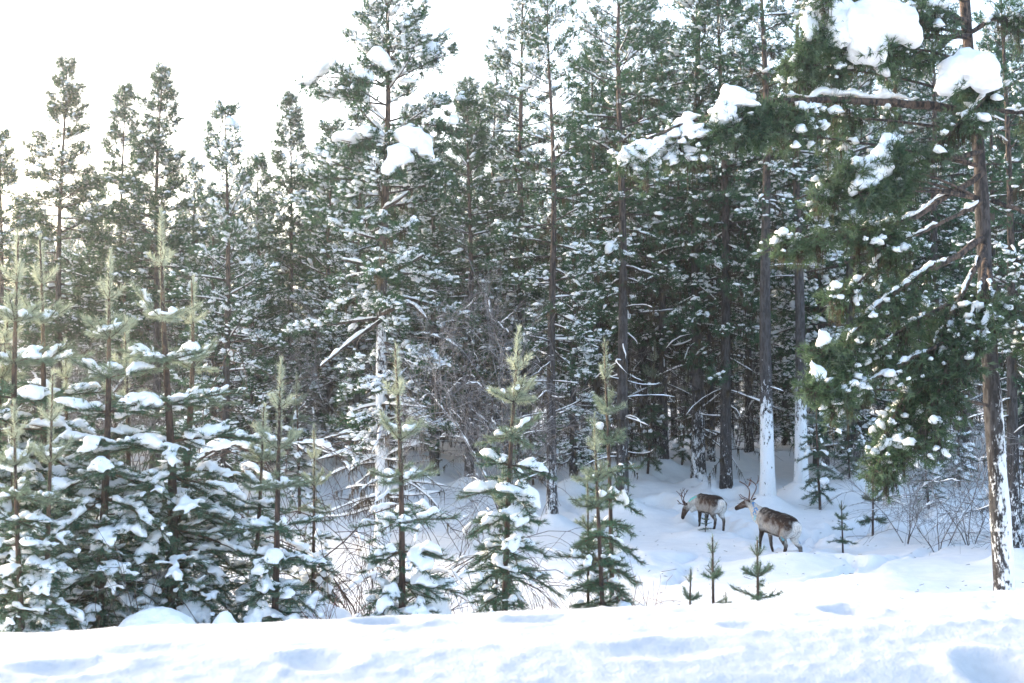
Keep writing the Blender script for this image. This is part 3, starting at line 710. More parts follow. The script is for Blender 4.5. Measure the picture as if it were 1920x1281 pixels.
def pillow(rng, c, w, d, h, tilt=0., lobes=4, voxel=.03, droop=0.):
    """one melted-together cushion of snow, origin at c"""
    a = Acc()
    blobs(a, rng, [[0, 0, 0]], [[1, 0, -tilt]], w * .5, d * .5, h * .7, 4, .26, 1.2)
    blobs(a, rng, [[0, -d * .1, -h * .25]], [[1, 0, -tilt]], w * .40, d * .42, h * .6, 3, .2, 1.2)
    for k in range(lobes):
        t = rng.uniform(-.42, .42); s_ = rng.uniform(.30, .52)
        blobs(a, rng, [[t * w, rng.uniform(-.25, .25) * d, -tilt * t * w - h * (.12 + droop * rng.random()) + rng.uniform(-.05, .1) * h]], [[1, .3 * rng.normal(), -tilt + .3 * rng.normal()]], w * s_ * .6, d * s_ * .75, h * s_ * (.75 + droop), 3, .32, 1.4)
    return remeshed(a, 'snow_clump', M['snow'], voxel, 5)

def under(rng, c, w, h, TP_, root, reach=.32):
    """a bough with needles that carries a cushion of snow"""
    k = np.argmin(np.abs(TP_[:, 2] - (c[2] - .15))); p0 = TP_[k]; b1, cr, li = Acc(), Acc(), Acc()
    v = c + [0, 0, -h * .62] - p0; far = np.linalg.norm(v); ext = v / far * w * .35
    P = refine(np.array([p0, p0 + v * .4 + [0, 0, .10], p0 + v * .8 + [0, 0, .04], c + [0, 0, -h * .62] + ext]), 10)
    tube(b1, P, np.linspace(.028, .008, 10), 5, .7, .06)
    limb_foliage(rng, P, .03, b1, cr, li, per=9, reach=max(.28, w * .5), droop=.5, t0=max(.15, 1 - (w * 1.3 + .3) / far), lich_amt=.1)
    obj('branch', b1.mesh('branch', M['bark']), root); o = obj('foliage', cr.mesh('foliage', M['needle_near' if root.name.startswith('over') else 'needle'], False), root)
# the snow cap on the tip of one background pine
capped = next(o for o in COL.objects if o.get('label', '').startswith('snow-clumped pine with a snow cap'))
obj('snow_clump', pillow(np.random.default_rng(3), None, .46, .36, .26, .1, 3, .04, .3), capped, (0, -.05, 11.75))
# overhanging pine on the right -------------------------------------------------------
rng = np.random.default_rng(5)
YH = 21.0
hx, hy = foot(1886, YH); ORG = np.array([hx, hy, h1(hx, hy)])
hero = thing('overhanging_pine', 'big overhanging pine with leaning trunk and drooping snow-loaded boughs at the right', 'tree', ORG)
def W3(*pts): return np.array([at(px, py, Y) for px, py, Y in pts]) - ORG
def refine(P, n=14):
    P = np.asarray(P); L = np.r_[0, np.cumsum(np.linalg.norm(np.diff(P, axis=0), axis=1))]; s = np.linspace(0, L[-1], n)
    Q = np.stack([np.interp(s, L, P[:, i]) for i in range(3)], 1)
    for _ in range(2): Q[1:-1] = .25 * Q[:-2] + .5 * Q[1:-1] + .25 * Q[2:]
    return Q
trunk, crown, lich = Acc(), Acc(), Acc()
TPh = refine(np.concatenate([[[0, 0, -.4]], W3((1882, 1060, 21), (1868, 850, 21), (1851, 600, 21), (1838, 300, 21.05), (1812, 60, 21.1), (1800, -150, 21.1), (1790, -420, 21.1), (1785, -620, 21.1))]), 30)
fz = np.linspace(0, 1, 30)
tube(trunk, TPh, .168 * (1 - fz * .85) * (1 + .25 * np.exp(-fz * 40)) + .01 * np.sin(np.arange(30) * 2.1), 14, smooth(.34, .7, fz), .47 - .32 * smooth(.12, .42, fz))
angb = unit(trunk.V[0][:-2].reshape(30, 14, 3) - TPh[:, None])[..., 0].ravel(); trunk.B[0] = trunk.B[0] + np.r_[.06 + .12 * np.clip(angb, -.8, 1) , 0, 0]
obj('trunk', trunk.mesh('trunk', M['bark']), hero)
LIMBS = [  # points, base radius, kwargs
    ([(1832, 215, 21), (1760, 200, 20.8), (1690, 192, 20.5), (1560, 186, 20), (1450, 184, 19.6), (1350, 212, 19.3), (1250, 245, 19.2), (1180, 272, 19.1)], .075, dict(per=15, reach=.95, droop=.75, t0=.25)),
    ([(1815, 70, 21), (1720, 70, 20.6), (1620, 90, 20.2), (1500, 130, 20)], .05, dict(per=15, reach=.65, droop=.45, t0=.2)),
    ([(1812, 40, 21), (1760, 20, 20.6), (1700, 20, 20.2), (1640, 40, 19.9)], .04, dict(per=14, reach=.6, droop=.4, t0=.2)),
    ([(1808, 0, 21), (1700, -60, 20.4), (1600, -50, 20), (1520, -10, 19.7)], .05, dict(per=14, reach=.7, droop=.5, t0=.25)),
    ([(1845, 325, 21), (1765, 375, 20.6), (1690, 425, 20.2), (1600, 430, 19.9), (1520, 440, 19.7), (1465, 450, 19.6)], .05, dict(per=14, reach=.6, droop=.45, t0=.5)),
    ([(1840, 285, 21), (1760, 300, 20.5), (1660, 310, 20.0), (1560, 330, 19.8), (1490, 380, 19.7)], .045, dict(per=14, reach=.7, droop=.6, t0=.35)),
    ([(1852, 375, 21), (1800, 400, 20.7), (1740, 432, 20.4), (1665, 458, 20.2)], .042, dict(per=6, reach=.45, droop=.6, t0=.7)),
    ([(1850, 440, 21), (1800, 478, 20.6), (1735, 510, 20.2), (1660, 560, 19.9), (1600, 620, 19.7), (1545, 700, 19.6)], .055, dict(per=16, reach=.75, droop=.6, t0=.35)),
    ([(1850, 455, 21), (1810, 540, 20.4), (1760, 640, 20), (1700, 740, 19.8), (1640, 850, 19.7)], .05, dict(per=16, reach=.85, droop=.7, t0=.25)),
    ([(1850, 480, 21), (1840, 540, 20.3), (1810, 620, 19.9), (1760, 720, 19.6), (1720, 820, 19.5)], .045, dict(per=16, reach=.8, droop=.65, t0=.2)),
    ([(1852, 500, 21), (1860, 560, 20.3), (1850, 610, 19.8), (1800, 680, 19.5)], .04, dict(per=14, reach=.55, droop=.5, t0=.3)),
    ([(1780, 640, 20), (1700, 680, 19.7), (1620, 720, 19.5), (1560, 745, 19.4)], .03, dict(per=16, reach=.6, droop=.5, t0=.1)),
    ([(1838, 200, 21), (1885, 208, 20.9), (1960, 218, 20.8), (2050, 260, 20.7)], .04, dict(per=12, reach=.6, droop=.5, t0=.35)),
    ([(1858, 375, 21), (1905, 392, 20.9), (1990, 420, 20.8), (2080, 470, 20.7)], .04, dict(per=10, reach=.6, droop=.5, t0=.5)),
    ([(1812, 60, 21), (1870, 30, 21), (1950, 40, 21), (2020, 70, 21)], .04, dict(per=14, reach=.7, droop=.4, t0=.2)),
    ([(1856, 520, 21), (1900, 590, 20.8), (1950, 650, 20.6), (2010, 720, 20.5)], .035, dict(per=12, reach=.55, droop=.5, t0=.3)),
    ([(1825, 130, 21), (1860, 150, 20.6), (1840, 190, 20.2), (1800, 230, 20.0), (1760, 270, 19.9)], .035, dict(per=18, reach=.5, droop=.5, t0=.15)),
    ([(1700, 440, 20.2), (1640, 500, 19.9), (1600, 540, 19.8), (1550, 560, 19.7)], .03, dict(per=15, reach=.5, droop=.5, t0=.1)),
    ([(1800, 560, 20.4), (1720, 600, 20.0), (1650, 650, 19.8), (1590, 690, 19.7)], .03, dict(per=15, reach=.6, droop=.5, t0=.1)),
    ([(1790, 620, 20.2), (1740, 690, 19.9), (1690, 770, 19.8), (1670, 880, 19.8)], .03, dict(per=15, reach=.6, droop=.6, t0=.1)),
]
HC, HD = [], []
smallsnow = Acc()
for pts, r, kw in LIMBS:
    P = refine(W3(*pts), 16); br = Acc(); P += rng.normal(size=P.shape) * .015
    tube(br, P, np.linspace(r, r * .22, 16), 7, .8, .08)
    C, Dd = limb_foliage(rng, P, r, br, crown, lich, **kw); HC.append(C); HD.append(Dd)
    b = obj('branch', br.mesh('branch', M['bark']), hero)
    for k in range(3):
        a0 = rng.random() * .6; Qa, _ = along(P, np.linspace(a0, a0 + .18 + .2 * rng.random(), 6))
        loaf(smallsnow, rng, Qa + [0, 0, r * .8], .05 + .03 * rng.random(), .04 + .03 * rng.random(), 9)
HC = np.concatenate(HC); HD = np.concatenate(HD)
# snow lying thick on the long bough and on the tip of the left arm
P = refine(W3(*LIMBS[0][0]), 30); Qa, _ = along(P, np.linspace(.20, .60, 16)); loaf(smallsnow, rng, Qa + [0, 0, .07], .085, .075, 12)
tip = HC[(HC @ [1, 0, 0] < (at(1400, 250, 19.4) - ORG)[0])]
sel = tip[rng.random(len(tip)) < .20]; g_ = .045 + .075 * rng.random(len(sel)) ** 1.5
blobs(smallsnow, rng, sel + [0, 0, .07], np.column_stack([-np.ones(len(sel)), rng.normal(size=len(sel)) * .4, -.25 + rng.normal(size=len(sel)) * .2]), g_ * 1.7, g_ * .8, g_ * .6, 2, .3)
# tufts capped with snow, in patches
patch = fbm(HC[:, 0] / .7 + 9, HC[:, 1] / .7, HC[:, 2] / .7, 61, 2)
sel = np.nonzero((rng.random(len(HC)) < np.clip(.085 + .22 * patch, .02, .35)))[0]
g_ = .022 + .065 * rng.random(len(sel)) ** 2.2
tuftsnow = Acc(); blobs(tuftsnow, rng, HC[sel] + [0, 0, .04], HD[sel] * [1, 1, .35], g_ * 1.2, g_ * 1.05, g_ * 1.0, 2, .55, 1.7)
o = obj('tuft_snow', tuftsnow.mesh('tuft_snow', M['snow']), hero); o['kind'] = 'stuff'
o = obj('crown', crown.mesh('crown', M['needle_near'], False), hero)
o = obj('beard_lichen', lich.mesh('beard_lichen', M['lichen']), hero); o['kind'] = 'stuff'
o = obj('snow_cover', remeshed(smallsnow, 'snow_cover', M['snow'], .032, 2), hero); o['kind'] = 'stuff'
for px, py, Y, w, h, tilt, dr in ((1655, 45, 19.7, .95, .50, .25, .8), (1560, 25, 19.8, .72, .42, .1, .9), (1518, 50, 19.7, .25, .34, .3, .6), (1810, 128, 20.0, .78, .36, -.1, .9), (1755, 5, 20.2, .35, .2, 0, .3),
                                 (1375, 190, 19.2, .45, .28, -.35, .5), (1360, 215, 19.0, .38, .28, -.3, .5), (1640, 322, 19.5, .46, .34, -.5, .4), (1655, 290, 19.5, .3, .22, -.3, .4), (1665, 268, 19.6, .26, .14, 0, .2),
                                 (1620, 345, 19.4, .36, .2, -.2, .4), (1605, 310, 19.5, .2, .15, 0, .3), (1545, 640, 19.4, .18, .18, -.3, .3), (1535, 705, 19.3, .2, .24, -.3, .3),
                                 (1500, 110, 19.8, .3, .1, -.4, .2)):
    c = at(px, py, Y); under(rng, c - ORG, w, h, TPh, hero)
    o = obj('snow_clump', pillow(rng, c, w, w * .7, h, tilt, 5, .034, dr), hero, tuple(c - ORG))

# the big snowy pine left of the middle -------------------------------------------------
rng = np.random.default_rng(15)
bx, by = foot(716, 34.5); big = dict(seed=15, Ht=15.2, r0=.17, crown0=.19, Rmax=2.8, snow=1.3, plaster=.56, lichen=.8, dead=56, ds=1.9, ph=.8, dens=1.75, top='round')
parts = forest_pine(**big)
bt = make('pine_tree', parts, 'big snow-laden pine with huge snow cushions and white plastered lower trunk', 'tree', (bx, by, h1(bx, by) - .15), .6)
borg = np.array([bx, by, h1(bx, by) - .15]); rot = np.array([[math.cos(-.6), -math.sin(-.6), 0], [math.sin(-.6), math.cos(-.6), 0], [0, 0, 1]])
for px, py, Y, w, h, tilt, dr in ((772, 262, 33.2, .85, .5, .35, .5), (748, 295, 33.0, .55, .45, -.2, .5), (598, 130, 34, .9, .32, -.55, .3), (708, 108, 33.4, .5, .32, .1, .6), (680, 140, 33.4, .5, .2, .3, .4), (808, 105, 34.5, .4, .5, .6, .5),
                                  (655, 258, 33.4, .8, .2, 0, .2), (690, 250, 33.2, .6, .22, 0, .3), (850, 228, 34, .28, .24, 0, .2)):
    c = at(px, py, Y); l = rot @ (c - borg); under(rng, l, w, h, np.column_stack([np.zeros(40), np.zeros(40), np.linspace(2, 15, 40)]), bt)
    o = obj('snow_clump', pillow(rng, c, w, w * .75, h, tilt, 4, .042, dr), bt, tuple(l)); o.rotation_euler = (0, 0, -.6)
# two snowy boughs forking low on its trunk
br = Acc(); sl_ = Acc()
for pts in ([(716, 525, 34.3), (745, 505, 34), (775, 492, 33.8), (795, 478, 33.7)], [(714, 520, 34.3), (690, 498, 34), (660, 492, 33.8), (640, 488, 33.7)], [(716, 395, 34.3), (745, 378, 34), (765, 362, 33.8)], [(716, 600, 34.3), (660, 640, 34), (600, 690, 33.6)], [(716, 590, 34.3), (770, 565, 34), (800, 600, 33.6)]):
    P = refine(np.array([at(*p) for p in pts]) - borg, 9) @ rot.T
    b1 = Acc(); tube(b1, P, np.linspace(.05, .015, 9), 6, .5, .1); obj('branch', b1.mesh('branch', M['bark']), bt)
    loaf(sl_, rng, P + [0, 0, .05], .07, .06, 9)
o = obj('snow_cover', sl_.mesh('snow_cover', M['snow']), bt); o['kind'] = 'stuff'

# ------------------------------------------------------------------ young pines of the front row
YK = {
    'y1': dict(seed=31, Ht=5.6, r0=.075, spread=1.10, snow=1.15, leader=.70),
    'y2': dict(seed=32, Ht=4.8, r0=.055, spread=.92, snow=1.15, leader=.55),
    'y3': dict(seed=33, Ht=3.6, r0=.040, spread=.72, snow=1.0, leader=.55),
    'y4': dict(seed=34, Ht=3.7, r0=.036, spread=.60, snow=.8, leader=.45),
    'y5': dict(seed=35, Ht=2.8, r0=.026, spread=.47, snow=.3, leader=.40, frost_sun_top=.7),
    's1': dict(seed=36, Ht=1.35, r0=.016, spread=.42, snow=0, leader=.22, frost_sun_top=.15, low=.1),
    's2': dict(seed=37, Ht=1.3, r0=.014, spread=.26, snow=0, leader=.2, frost_sun_top=.15, low=.5, bare=True),
}
YP = {k: young_pine(**v) for k, v in YK.items()}; YF = {}
def young(key, px, Y, top, rz, lab, cat='tree', name='young_pine', group=None, wide=1., lean=None):
    x, y = foot(px, Y); z = h1(x, y); hg = height_for(top, Y, z) + .05; s = hg / YK[key]['Ht']
    sc = (s ** .5 * wide, s ** .5 * wide, s)
    if key not in YF: YF[key] = o = make(name, YP[key], lab, cat, (x, y, z - .05), rz, sc, group)
    else:
        o = copy_tree(YF[key], (x, y, z - .05), rz, sc, lab, group); o.name = name; o['category'] = cat
    if lean is None: lean = .055 * math.sin(px * 7.3); o.rotation_euler = (.04 * math.cos(px * 3.1), lean, rz)
    else: o.rotation_euler = (0, lean, rz)
    return o
young('y1', 325, 17.6, 393, .5, 'tallest young pine, with a thick pale frosted leader and reddish trunk, on the left')
young('y2', 182, 17.2, 472, 1.7, 'young pine with an upright pale leader, just left of the tallest young pine')
young('y2', 95, 18.4, 446, 3.9, 'thin-topped young pine second from the left edge')
young('y2', 30, 17.4, 432, 5.1, 'young pine with a yellowish leader at the left edge')
young('y1', 343, 18.6, 520, 2.6, 'young pine standing close behind the tallest young pine')
young('y3', 88, 16.3, 700, 4.4, 'small young pine with a reddish spindly leader near the left edge', wide=.85)
young('y4', 42, 16.0, 755, 1.1, 'short young pine with a brushy leader in the lower left corner')
young('y3', 507, 17.2, 676, .9, 'young pine with a forked brush-like leader right of the tallest one')
young('y4', 462, 18.6, 760, 3.0, 'thin young pine behind the fork-tipped young pine')
young('y3', 757, 17.4, 650, 2.2, 'young pine with a long furry golden leader in front of the arched birch')
young('y4', 941, 18.0, 616, .2, 'young pine with tall bare-whorled top in the middle of the front row', wide=1.05)
young('y4', 925, 18.9, 870, 4.2, 'low young pine stem hidden close behind the middle young pine', wide=.8)
young('y5', 1132, 18.4, 778, 1.3, 'sparse slim young pine at the right end of the front row')
young('y5', 1146, 25.0, 640, 2.9, 'tall wispy young pine with a red stem rising behind the sparse one', wide=1.0)
young('y5', 1105, 18.7, 905, 4.6, 'short sparse young pine left of the slim one at the row end', wide=.8)
young('y4', 140, 19.5, 640, 5.5, 'young pine half hidden behind the left cluster')
young('y3', 240, 19.8, 600, 2.0, 'snow-heaped young pine between the two left leaders')
young('y4', -30, 17.8, 560, .6, 'young pine cut off by the left edge beside the frosted cluster')
young('y3', 590, 20.5, 800, 3.6, 'snow-buried young pine in the gap right of the fork-tipped one', wide=.8)
young('s1', 1424, 19.2, 1010, .4, 'bushy green sapling below the standing reindeer', 'sapling', 'pine_sapling')
young('s2', 1340, 19.0, 1000, 1.4, 'leaning spindly sapling with a bare lower stem', 'sapling', 'pine_sapling', lean=-.13)
young('s2', 1291, 18.8, 1066, 2.5, 'tiny single-stem sapling poking above the bank left of the leaning one', 'sapling', 'pine_sapling', wide=.9)
young('s2', 1361, 18.8, 1108, 4.0, 'stubby sapling tip just above the bank beside the leaning one', 'sapling', 'pine_sapling', wide=.8)
young('s1', 1580, 33.6, 940, 1.9, 'lone dark sapling on the open snow right of the standing reindeer', 'sapling', 'pine_sapling')
young('s1', 1322, 36.6, 962, 3.3, 'small green sapling in front of the grazing reindeer', 'sapling', 'pine_sapling', wide=.8)
for px, Y, top, rz, k, lab in ((1538, 40, 690, .3, 'y5', 'thin dark spruce-like pine between the white-footed trunk and the drooping boughs'), (1592, 42, 760, 1.9, 'y5', 'slim undergrowth pine under the drooping boughs'),
                               (1635, 37, 850, 2.7, 's1', 'small dark sapling at the foot of the drooping boughs'), (1215, 45, 640, 3.9, 'y5', 'thin young pine amid the trunks left of the stout pine'), (1280, 48, 690, 5.0, 'y5', 'slim young pine beside the snow cone of the stout pine'),
                               (1740, 40, 760, .8, 'y4', 'snow-hung young pine left of the leaning trunk'), (1800, 43, 700, 2.2, 'y3', 'snow-hung young pine close beside the leaning trunk'), (1905, 36, 700, 4.8, 'y3', 'snow-loaded young pine at the right edge behind the leaning trunk'),
                               (1000, 44, 720, .5, 'y5', 'thin undergrowth pine right of the middle young pine'), (560, 40, 700, 1.5, 'y4', 'snowy young pine in the shade left of the big snowy pine')):
    young(k, px, Y, top, rz, lab)
rng = np.random.default_rng(8)
for k in range(20):
    Y = rng.uniform(46, 75); px = rng.uniform(-40, 1960)
    young(['y4', 'y5', 'y3'][k % 3], px, Y, rng.uniform(640, 760), rng.random() * 6.28, 'small snowy undergrowth pine among the far trunks', group='undergrowth pines among the far trunks')

# ------------------------------------------------------------------ bare birches, arched bushes, twigs
def bare_tree(seed, Ht, n_main, spread, arch=0., weep=0., snow=.5, matn='twig', r0=.04, twig_r=.0035, levels=3):
    rng = np.random.default_rng(seed); st, sn = Acc(), Acc(); TP_, TQ_ = [], []
    def rec(p, d, L, r, lev):
        n = 5; P = [p]; dd = d.copy()
        for i_ in range(n):
            g_ = np.array([0, 0, -1.]) * ((arch if lev == 0 else weep) * (.35 + .25 * i_))
            dd = unit(dd + g_ + rng.normal(size=3) * .13); P.append(P[-1] + dd * L / n)
        P = np.array(P)
        if lev == levels: TP_.extend(P[:-1]); TQ_.extend(P[1:]); return
        tube(st, P, np.linspace(r, r * .4, n + 1), 5 if lev == 0 else 4, 0, .1, cap=False)
        if snow and rng.random() < snow * (.95 if lev == 0 else .5):
            flat = np.abs(unit(np.diff(P, axis=0))[:, 2])
            t0 = .15 if arch == 0 else .35
            Q, _ = along(P, np.linspace(t0, .95, 7))
            if flat.mean() < .86: loaf(sn, rng, Q + [0, 0, r + .01], (.06 if lev == 0 else .032) * (.7 + .6 * rng.random()) * (1 + arch * 2), (.045 if lev == 0 else .028) * (.7 + .6 * rng.random()) * (1 + arch * 2), 8)
        m = (9, 8, 6)[lev] if lev < 3 else 3
        q, T = along(P, .18 + .82 * rng.random(m))
        for k in range(m):
            rec(q[k], unit(T[k] + rng.normal(size=3) * .62 + [0, 0, .12 - weep * .6]), L * (.38 + .25 * rng.random()), r * .45, lev + 1)
    for k in range(n_main):
        a_ = k / n_main * 6.283 + rng.random(); rec(np.array([0, 0, -.1]), unit([math.cos(a_) * spread, math.sin(a_) * spread, 1.]), Ht * (.75 + .3 * rng.random()), r0, 0)
    twigs(st, TP_, TQ_, twig_r, twig_r * .7)
    out = [('stem', st.mesh('stem', M[matn]))]
    if sn.n: out.append(('snow_cover', remeshed(sn, 'snow_cover', M['snow'], .028, 2)))
    return out
def place(name, parts, px, Y, lab, cat, rz=0., s=1., group=None):
    x, y = foot(px, Y); return make(name, parts, lab, cat, (x, y, h1(x, y) - .05), rz, s, group)
B1 = bare_tree(51, 6.2, 4, .17, 0, .06, .5, 'frost_twig', .030, .0055)
place('birch_tree', B1, 955, 33, 'bare birch with frosted fine twigs between the big snowy pine and the trunks', 'tree', .4, (.72, .72, .95))
B2 = bare_tree(52, 3.4, 6, .75, .30, .30, 1.0, 'twig', .015, .0042, 2)
bA = place('birch_bush', B2, 690, 20.3, 'arched bare birch bent under thick snow behind the golden-leader young pine', 'bush', 1.0)
def cpb(root, px, Y, rz, s, lab, group=None):
    x, y = foot(px, Y); o = copy_tree(root, (x, y, h1(x, y) - .05), rz, s, lab, group); return o
cpb(bA, 800, 22.0, 3.3, (.7, .7, .8), 'snow-bowed bare bush between the golden-leader and the middle young pines')
cpb(bA, 170, 21.5, 4.4, (1.5, 1.5, 1.75), 'tall snow-bent bush whose white boughs arch behind the left young pines')
B3 = bare_tree(53, 2.6, 4, .35, .0, .08, .35, 'frost_twig', .014, .004, 2)
b3 = place('bare_shrub', B3, 1760, 33, 'bare dark shrub under the drooping boughs left of the leaning trunk', 'shrub', .2)
cpb(b3, 1700, 35, 2.5, (1.1, 1.1, .9), 'low bare shrub dusted with snow below the drooping boughs')
cpb(b3, 1820, 35, 4.5, 1.2, 'bare snow-dusted shrub just left of the leaning trunk')
cpb(b3, 1912, 31, 1.1, 1.3, 'bare shrub at the right edge beside the leaning trunk')
rng = np.random.default_rng(19)
for k in range(70):
    Y = rng.uniform(43, 70); px = rng.uniform(0, 1920)
    if 1180 < px < 1700 and Y < 50: continue
    cpb(b3, px, Y, rng.random() * 6.28, (1.3, 1.3, 1.2 + rng.random()), 'bare snow-dusted shrub among the far trunks', 'bare shrubs among the far trunks')
B4 = bare_tree(54, .8, 4, .22, 0, 0, 0, 'red_twig', .006, .0028, 1)
b4 = place('dry_twig', B4, 1200, 18.6, 'reddish dry twigs fanning up right of the sparse young pine', 'twig', .3, (1.2, 1.2, 1.5))
cpb(b4, 1468, 18.8, 2.0, (.6, .6, 1.1), 'thin dry twigs right of the bushy sapling')
cpb(b4, 1262, 18.6, 4.0, (.5, .5, .85), 'thin dry stalks left of the tiny single-stem sapling')
cpb(b4, 1050, 18.6, 1.0, (.8, .8, 1.0), 'dry twigs at the foot of the middle young pine')
cpb(b4, 620, 17.0, 5.0, (1.2, 1.2, 1.3), 'dry twigs rising right of the fork-tipped young pine')
B5 = bare_tree(55, 1.5, 2, .12, 0, 0, 0, 'frost_twig', .012, .004, 1)
place('dry_twig', B5, 268, 16.6, 'pale frosted dead stem in front of the tallest young pine', 'twig', .3, (.8, .8, 1.1))
# rounded snow hummocks at the foot of the young pines
rng = np.random.default_rng(23)
for px, py, Y, w, h, lab in ((290, 1160, 16.2, .85, .34, 'rounded snow hump at the foot of the tallest young pine'), (600, 1140, 18, .9, .5, 'rounded snow hump right of the fork-tipped young pine'), (812, 1130, 18, .42, .26, 'small round snow cushion right of the golden-leader young pine'), (425, 1170, 16.5, .4, .16, 'small snow lump between the two reddish trunks')):
    c = at(px, py, Y); zb = h1(c[0], c[1])
    a_ = Acc(); blobs(a_, rng, [[0, 0, 0]], [[1, 0, 0]], w * .5, w * .45, h, 4, .2, .9); n_ = 3
    blobs(a_, rng, [[0, 0, -(c[2] - h * .8 - zb) * .5]], [[1, 0, 0]], w * .62, w * .6, max(.2, (c[2] - zb) * .8), 3, .15, .8)
    o = obj('snow_hump', remeshed(a_, 'snow_hump', M['snow'], .03, 5, .5, .015), None, (c[0], c[1], c[2] - h * .8)); o['label'] = lab; o['category'] = 'snow hump'

# ------------------------------------------------------------------ reindeer
def fur_mat():
    m, t, o = mat('reindeer_fur')
    c = N(t, 'ShaderNodeVertexColor', layer_name='fur')
    n1 = noise(t, 38, 4, .7, (1, 1, .45)); n2 = noise(t, 9, 3, .6)
    col = mixc(t, math2(t, 'MULTIPLY', maprange(t, n1, .42, .64), .45), c.outputs[0], (.045, .033, .027))
    col = mixc(t, math2(t, 'MULTIPLY', maprange(t, n2, .5, .7), .30), col, (.42, .40, .37))
    p = N(t, 'ShaderNodeBsdfPrincipled', Roughness=.9); p.inputs['Specular IOR Level'].default_value = .1
    t.links.new(col, p.inputs['Base Color']); t.links.new(bump(t, n1, .6, .012), p.inputs['Normal'])
    t.links.new(p.outputs[0], o.inputs[0]); return m
M['fur'] = fur_mat()
def reindeer(label, loc, heading, scale, pitch, neck, head, legs, antlers, marks, turn):
    t = thing('reindeer', label, 'reindeer', loc, heading, None, scale); t.rotation_euler = Euler((0, -pitch, heading), 'XYZ')
    chains = []          # name, points, radii (horizontal scale, vertical scale)
    def ch(nm, pts, rad, wx=1.): chains.append((nm, np.array(pts, float), np.array(rad, float), wx))
    ch('body', [(-.645, 0, .93), (-.57, 0, .905), (-.45, 0, .885), (-.25, 0, .86), (0, 0, .835), (.22, 0, .84), (.40, 0, .875), (.52, 0, .90)], [.13, .225, .275, .295, .31, .31, .275, .20], .80)
    ch('body', [(.05, 0, .98), (.25, 0, 1.01), (.38, 0, 1.0)], [.10, .125, .10], .8)
    ch('neck', neck[0], neck[1], .78)
    if len(neck) > 2: ch('ruff', neck[2], neck[3], .7)
    ch('head', head[0], head[1], .82)
    for nm, pts in legs.items():
        hind = nm[0] == 'h'
        ch('leg_' + nm, pts, ([.195, .160, .098, .052, .038, .035, .045] if hind else [.13, .105, .066, .048, .036, .033, .045]), .8)
    ch('tail', [(-.70, 0, .97), (-.76, 0, .93), (-.785, 0, .85)], [.045, .038, .02])
    h0 = np.array(head[0][0]); hd = unit(np.array(head[0][-1]) - h0); lat = unit(np.cross([0, 0, 1.], hd)); upv = np.cross(hd, lat)
    for sg in (-1, 1):
        e0 = h0 - hd * .02 + lat * sg * .07 + upv * .05
        ch('ear', [e0, e0 + lat * sg * .07 - hd * .03 + upv * .03, e0 + lat * sg * .13 - hd * .07 + upv * .045], [.022, .036, .012])
    a = Acc()
    for nm, P, rad, wx in chains:
        n = len(P); L = np.r_[0, np.cumsum(np.linalg.norm(np.diff(P, axis=0), axis=1))]; s = np.linspace(0, L[-1], n * 4)
        Q = np.stack([np.interp(s, L, P[:, i]) for i in range(3)], 1); rq = np.interp(s, L, rad)
        for _ in range(2): Q[1:-1] = .25 * Q[:-2] + .5 * Q[1:-1] + .25 * Q[2:]; rq[1:-1] = .25 * rq[:-2] + .5 * rq[1:-1] + .25 * rq[2:]
        d0, d1 = unit(Q[0] - Q[1]), unit(Q[-1] - Q[-2])
        Qe = np.concatenate([[Q[0] + d0 * rq[0] * .8, Q[0] + d0 * rq[0] * .5], Q, [Q[-1] + d1 * rq[-1] * .5, Q[-1] + d1 * rq[-1] * .8]])
        re = np.r_[rq[0] * .45, rq[0] * .82, rq, rq[-1] * .82, rq[-1] * .45]
        b0 = Acc(); tube(b0, Qe, re, 14)
        V = b0.V[0].copy()
        if nm in ('body', 'neck', 'ruff', 'head'):   # narrower than deep
            cidx = np.r_[np.repeat(np.arange(len(Qe)), 14), 0, len(Qe) - 1]; C = Qe[cidx]; off = V - C
            lv = lat if nm == 'head' else np.array([0, 1., 0]); V = C + off - (1 - wx) * (off @ lv)[:, None] * lv
        a.add(V, b0.T[0])
    me = remeshed(a, 'body', M['fur'], .0165, 3, .5, .008)
    V = np.empty(len(me.vertices) * 3); me.vertices.foreach_get('co', V); V = V.reshape(-1, 3)
    best = np.full(len(V), 1e9); cid = np.zeros(len(V), int); par = np.zeros(len(V))
    for k, (nm, P, rad, wx) in enumerate(chains):
        L = np.r_[0, np.cumsum(np.linalg.norm(np.diff(P, axis=0), axis=1))]
        for i_ in range(len(P) - 1):
            ab = P[i_ + 1] - P[i_]; tt = np.clip(((V - P[i_]) @ ab) / (ab @ ab), 0, 1)
            d = np.linalg.norm(V - P[i_] - tt[:, None] * ab, axis=1) - (rad[i_] + (rad[i_ + 1] - rad[i_]) * tt)
            m_ = d < best; best[m_] = d[m_]; cid[m_] = k; par[m_] = (L[i_] + tt[m_] * (L[i_ + 1] - L[i_])) / L[-1]
    x, y, z = V.T
    nz_ = .055 * fbm(x / .11, y / .11, z / .11, 3, 3)
    DARK, BRN, PALE, CREAM, WHT, LEG = (np.array(c) for c in ((.020, .013, .011), (.072, .042, .029), (.32, .295, .27), (.52, .49, .45), (.68, .67, .65), (.030, .021, .018)))
    def mx(a_, b_, f): f = np.clip(f, 0, 1)[:, None]; return a_ * (1 - f) + b_ * f
    c = np.broadcast_to(PALE, V.shape).copy()
    top = .875 + .05 * smooth(-.3, .1, x) + nz_ * 2.4
    c = mx(c, BRN, smooth(-.10, .04, z - top)); c = mx(c, DARK, smooth(.0, .16, z - top))
    c = mx(c, PALE * .75 + CREAM * .25, smooth(.10, .42, x + nz_) * (1 - smooth(.02, .2, z - top)))
